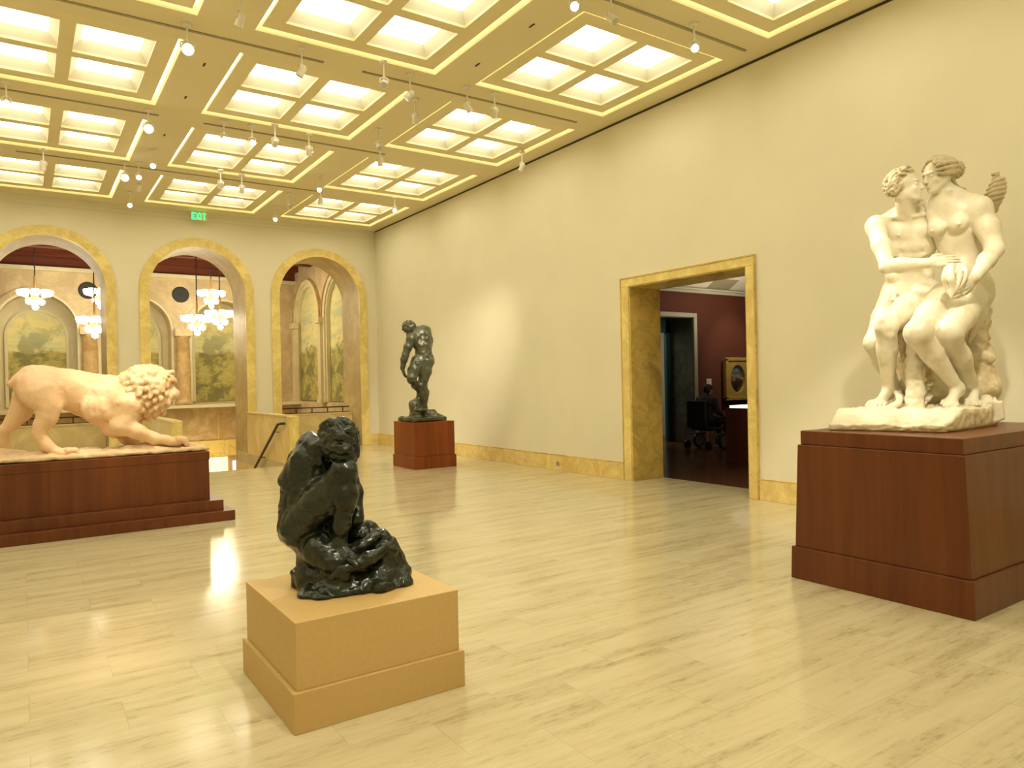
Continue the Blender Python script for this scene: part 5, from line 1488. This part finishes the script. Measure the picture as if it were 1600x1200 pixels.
    hs.build('mane', M_lion, fig, amp=.004, scale=.03)
    # rocky base in the same stone
    s = Clay(.0115)
    s.box(LN(430, 640, Yc-.05)*vec(1, 1, 0)+vec(-.15, 0, .825), (1.42, .36, .028), None, .02, .03)
    for i in range(24):
        x = -130+i*50; s.ell(vec(LN(x, 600, Yc-.1)[0], Yc-.16+.30*((i*7) % 5)/5., .825+.022*math.sin(i*1.7)), (.14, .15, .045), None, .04)
    s.path([LN(700, 590, Yc-.15), LN(800, 575, Yc-.15), LN(1000, 575, Yc-.15)], [.07, .085, .075], .04)
    s.path([LN(-20, 600, Yc+.1), LN(110, 620, Yc+.1)], [.08, .06], .04)
    s.path([LN(280, 625, Yc-.22), LN(400, 620, Yc-.22)], [.05, .055], .03)
    s.build('rocky_base', M_lion_r, li, amp=.018, scale=.09, amp2=.008, scale2=.035, zmin=.805)
    MB().box(LN(1035, 590, Yc-.2)[0], Yc-.33, .801, LN(1145, 590, Yc-.2)[0], Yc+.36, .835).build('slab_end', M_lion_r, li, bevel=.012)
lion()

# ================================================================== seated visitor in the gallery
pr = empty('person', (12.15, 10.45, 0), 'person in dark clothes sitting in a dark chair in the red gallery, turned right', 'person')
def person():
    O = vec(12.15, 10.45, 0); P = lambda x, y, z: O+vec(x, y, z)
    M_skin = plain('skin', (.45, .27, .18), .6); M_suit = plain('dark_jacket', (.022, .022, .028), .8); M_trs = plain('dark_trousers', (.012, .012, .014), .85)
    M_hairp = plain('black_hair', (.012, .010, .009), .6)
    s = Clay(.009)
    s.ell(P(0, 0, .60), (.15, .17, .12), None, .05); s.ell(P(-.03, 0, .80), (.11, .15, .18), None, .05); s.ell(P(-.01, 0, 1.0), (.11, .19, .13), None, .05)
    s.cone(P(.0, 0, 1.10), P(.05, 0, 1.20), .055, .052, .03)
    head(s, P(.08, 0, 1.27), vec(1, 0, -.25), vec(.1, 0, 1), .22, .015)
    for q in (-1, 1):
        limb(s, [P(.05, q*.10, .58), P(.50, q*.12, .60)], [.085, .065]); limb(s, [P(.50, q*.12, .60), P(.50, q*.12, .14)], [.062, .042])
        foot(s, P(.51, q*.12, .10), vec(1, 0, 0), vec(0, 0, 1), .24, inner=q)
        limb(s, [P(.0, q*.20, 1.06), P(.06, q*.23, .80)], [.05, .042]); limb(s, [P(.06, q*.23, .80), P(.32, q*.16, .72)], [.04, .028])
        hand(s, P(.32, q*.16, .72), vec(1, -q*.3, -.25), vec(.2, 0, 1), .17, .3, .06, thumb=-q)
    s.build('body', M_skin, pr)
    s = Clay(.010)
    s.ell(P(0, 0, .62), (.17, .19, .13), None, .05); s.ell(P(-.03, 0, .80), (.14, .18, .19), None, .05); s.ell(P(-.01, 0, 1.0), (.13, .215, .15), None, .05)
    s.cone(P(.0, 0, 1.08), P(.03, 0, 1.14), .085, .068, .03)
    for q in (-1, 1): limb(s, [P(.0, q*.20, 1.06), P(.06, q*.24, .80)], [.068, .058]); limb(s, [P(.06, q*.24, .80), P(.29, q*.17, .725)], [.056, .042])
    s.build('jacket', M_suit, pr, amp=.006, scale=.06)
    s = Clay(.010)
    s.ell(P(.0, 0, .57), (.17, .19, .10), None, .05)
    for q in (-1, 1): limb(s, [P(.05, q*.10, .58), P(.50, q*.12, .60)], [.10, .078]); limb(s, [P(.50, q*.12, .60), P(.50, q*.12, .13)], [.076, .062])
    s.build('trousers', M_trs, pr, amp=.005, scale=.06)
    s = Clay(.008)
    for q in (-1, 1): s.ell(P(.58, q*.12, .055), (.13, .048, .045), None, .02); s.ell(P(.51, q*.12, .09), (.06, .05, .05), None, .03)
    s.build('shoes', M_trs, pr, zmin=.012)
    s = Clay(.008); s.ell(P(.06, 0, 1.31), (.105, .085, .085), None, .02); s.ell(P(.02, 0, 1.26), (.06, .08, .08), None, .03)
    s.build('hair', M_hairp, pr, amp=.004, scale=.02)
    c = empty('wheelchair', (12.1, 10.45, 0), 'dark wheeled chair with shiny wheel covers carrying the seated visitor in the red gallery', 'wheelchair')
    MK = plain('chair_black', (.015, .015, .017), .5); MS = plain('chair_steel', (.35, .34, .30), .3, metal=.7)
    MB().box(11.92, 10.20, .40, 12.42, 10.70, .475).build('seat', MK, c, bevel=.02)
    MB().box(11.80, 10.19, .46, 11.90, 10.71, 1.05).build('backrest', MK, c, bevel=.03)
    for q in (-1, 1):
        MB().box(11.9, 10.45+q*.30-.03, .66, 12.35, 10.45+q*.30+.03, .70).build('armrest', MK, c, bevel=.01)
        w = MB().lathe((12.28, 10.45+q*.345, .17), [(.168, -.025), (.17, 0), (.168, .025)], 28, (0, 1, 0)).build('wheel', MK, c)
        MB().lathe((12.28, 10.45+q*.345, .17), [(.13, -.028), (.13, .028)], 24, (0, 1, 0)).build('hubcap', MS, w)
        MB().lathe((11.85, 10.45+q*.29, .10), [(.098, -.02), (.098, .02)], 20, (0, 1, 0)).build('caster', MK, c)
        MB().tube([(11.85, 10.45+q*.29, .17), (11.86, 10.45+q*.25, .40)], .014, 8).build('fork', MS, c)
        MB().box(11.9, 10.45+q*.27-.015, .30, 12.4, 10.45+q*.27+.015, .34).build('side_rail', MS, c)
    MB().box(12.5, 10.28, .02, 12.82, 10.62, .045).build('footrest', MS, c, bevel=.005)
    MB().tube([(12.42, 10.45, .36), (12.55, 10.45, .04)], .014, 8).build('footrest_arm', MS, c)
person()
EXPO=0.66
# ------------------------------------------------------------------ world, exposure
w = bpy.data.worlds.new('world'); SC.world = w; w.use_nodes = True
w.node_tree.nodes['Background'].inputs[0].default_value = (.05, .045, .03, 1)
w.node_tree.nodes['Background'].inputs[1].default_value = .3
vs = SC.view_settings
vs.view_transform = 'Standard'; vs.look = 'None'; vs.gamma = 1.0; vs.use_curve_mapping = False
vs.exposure = EXPO
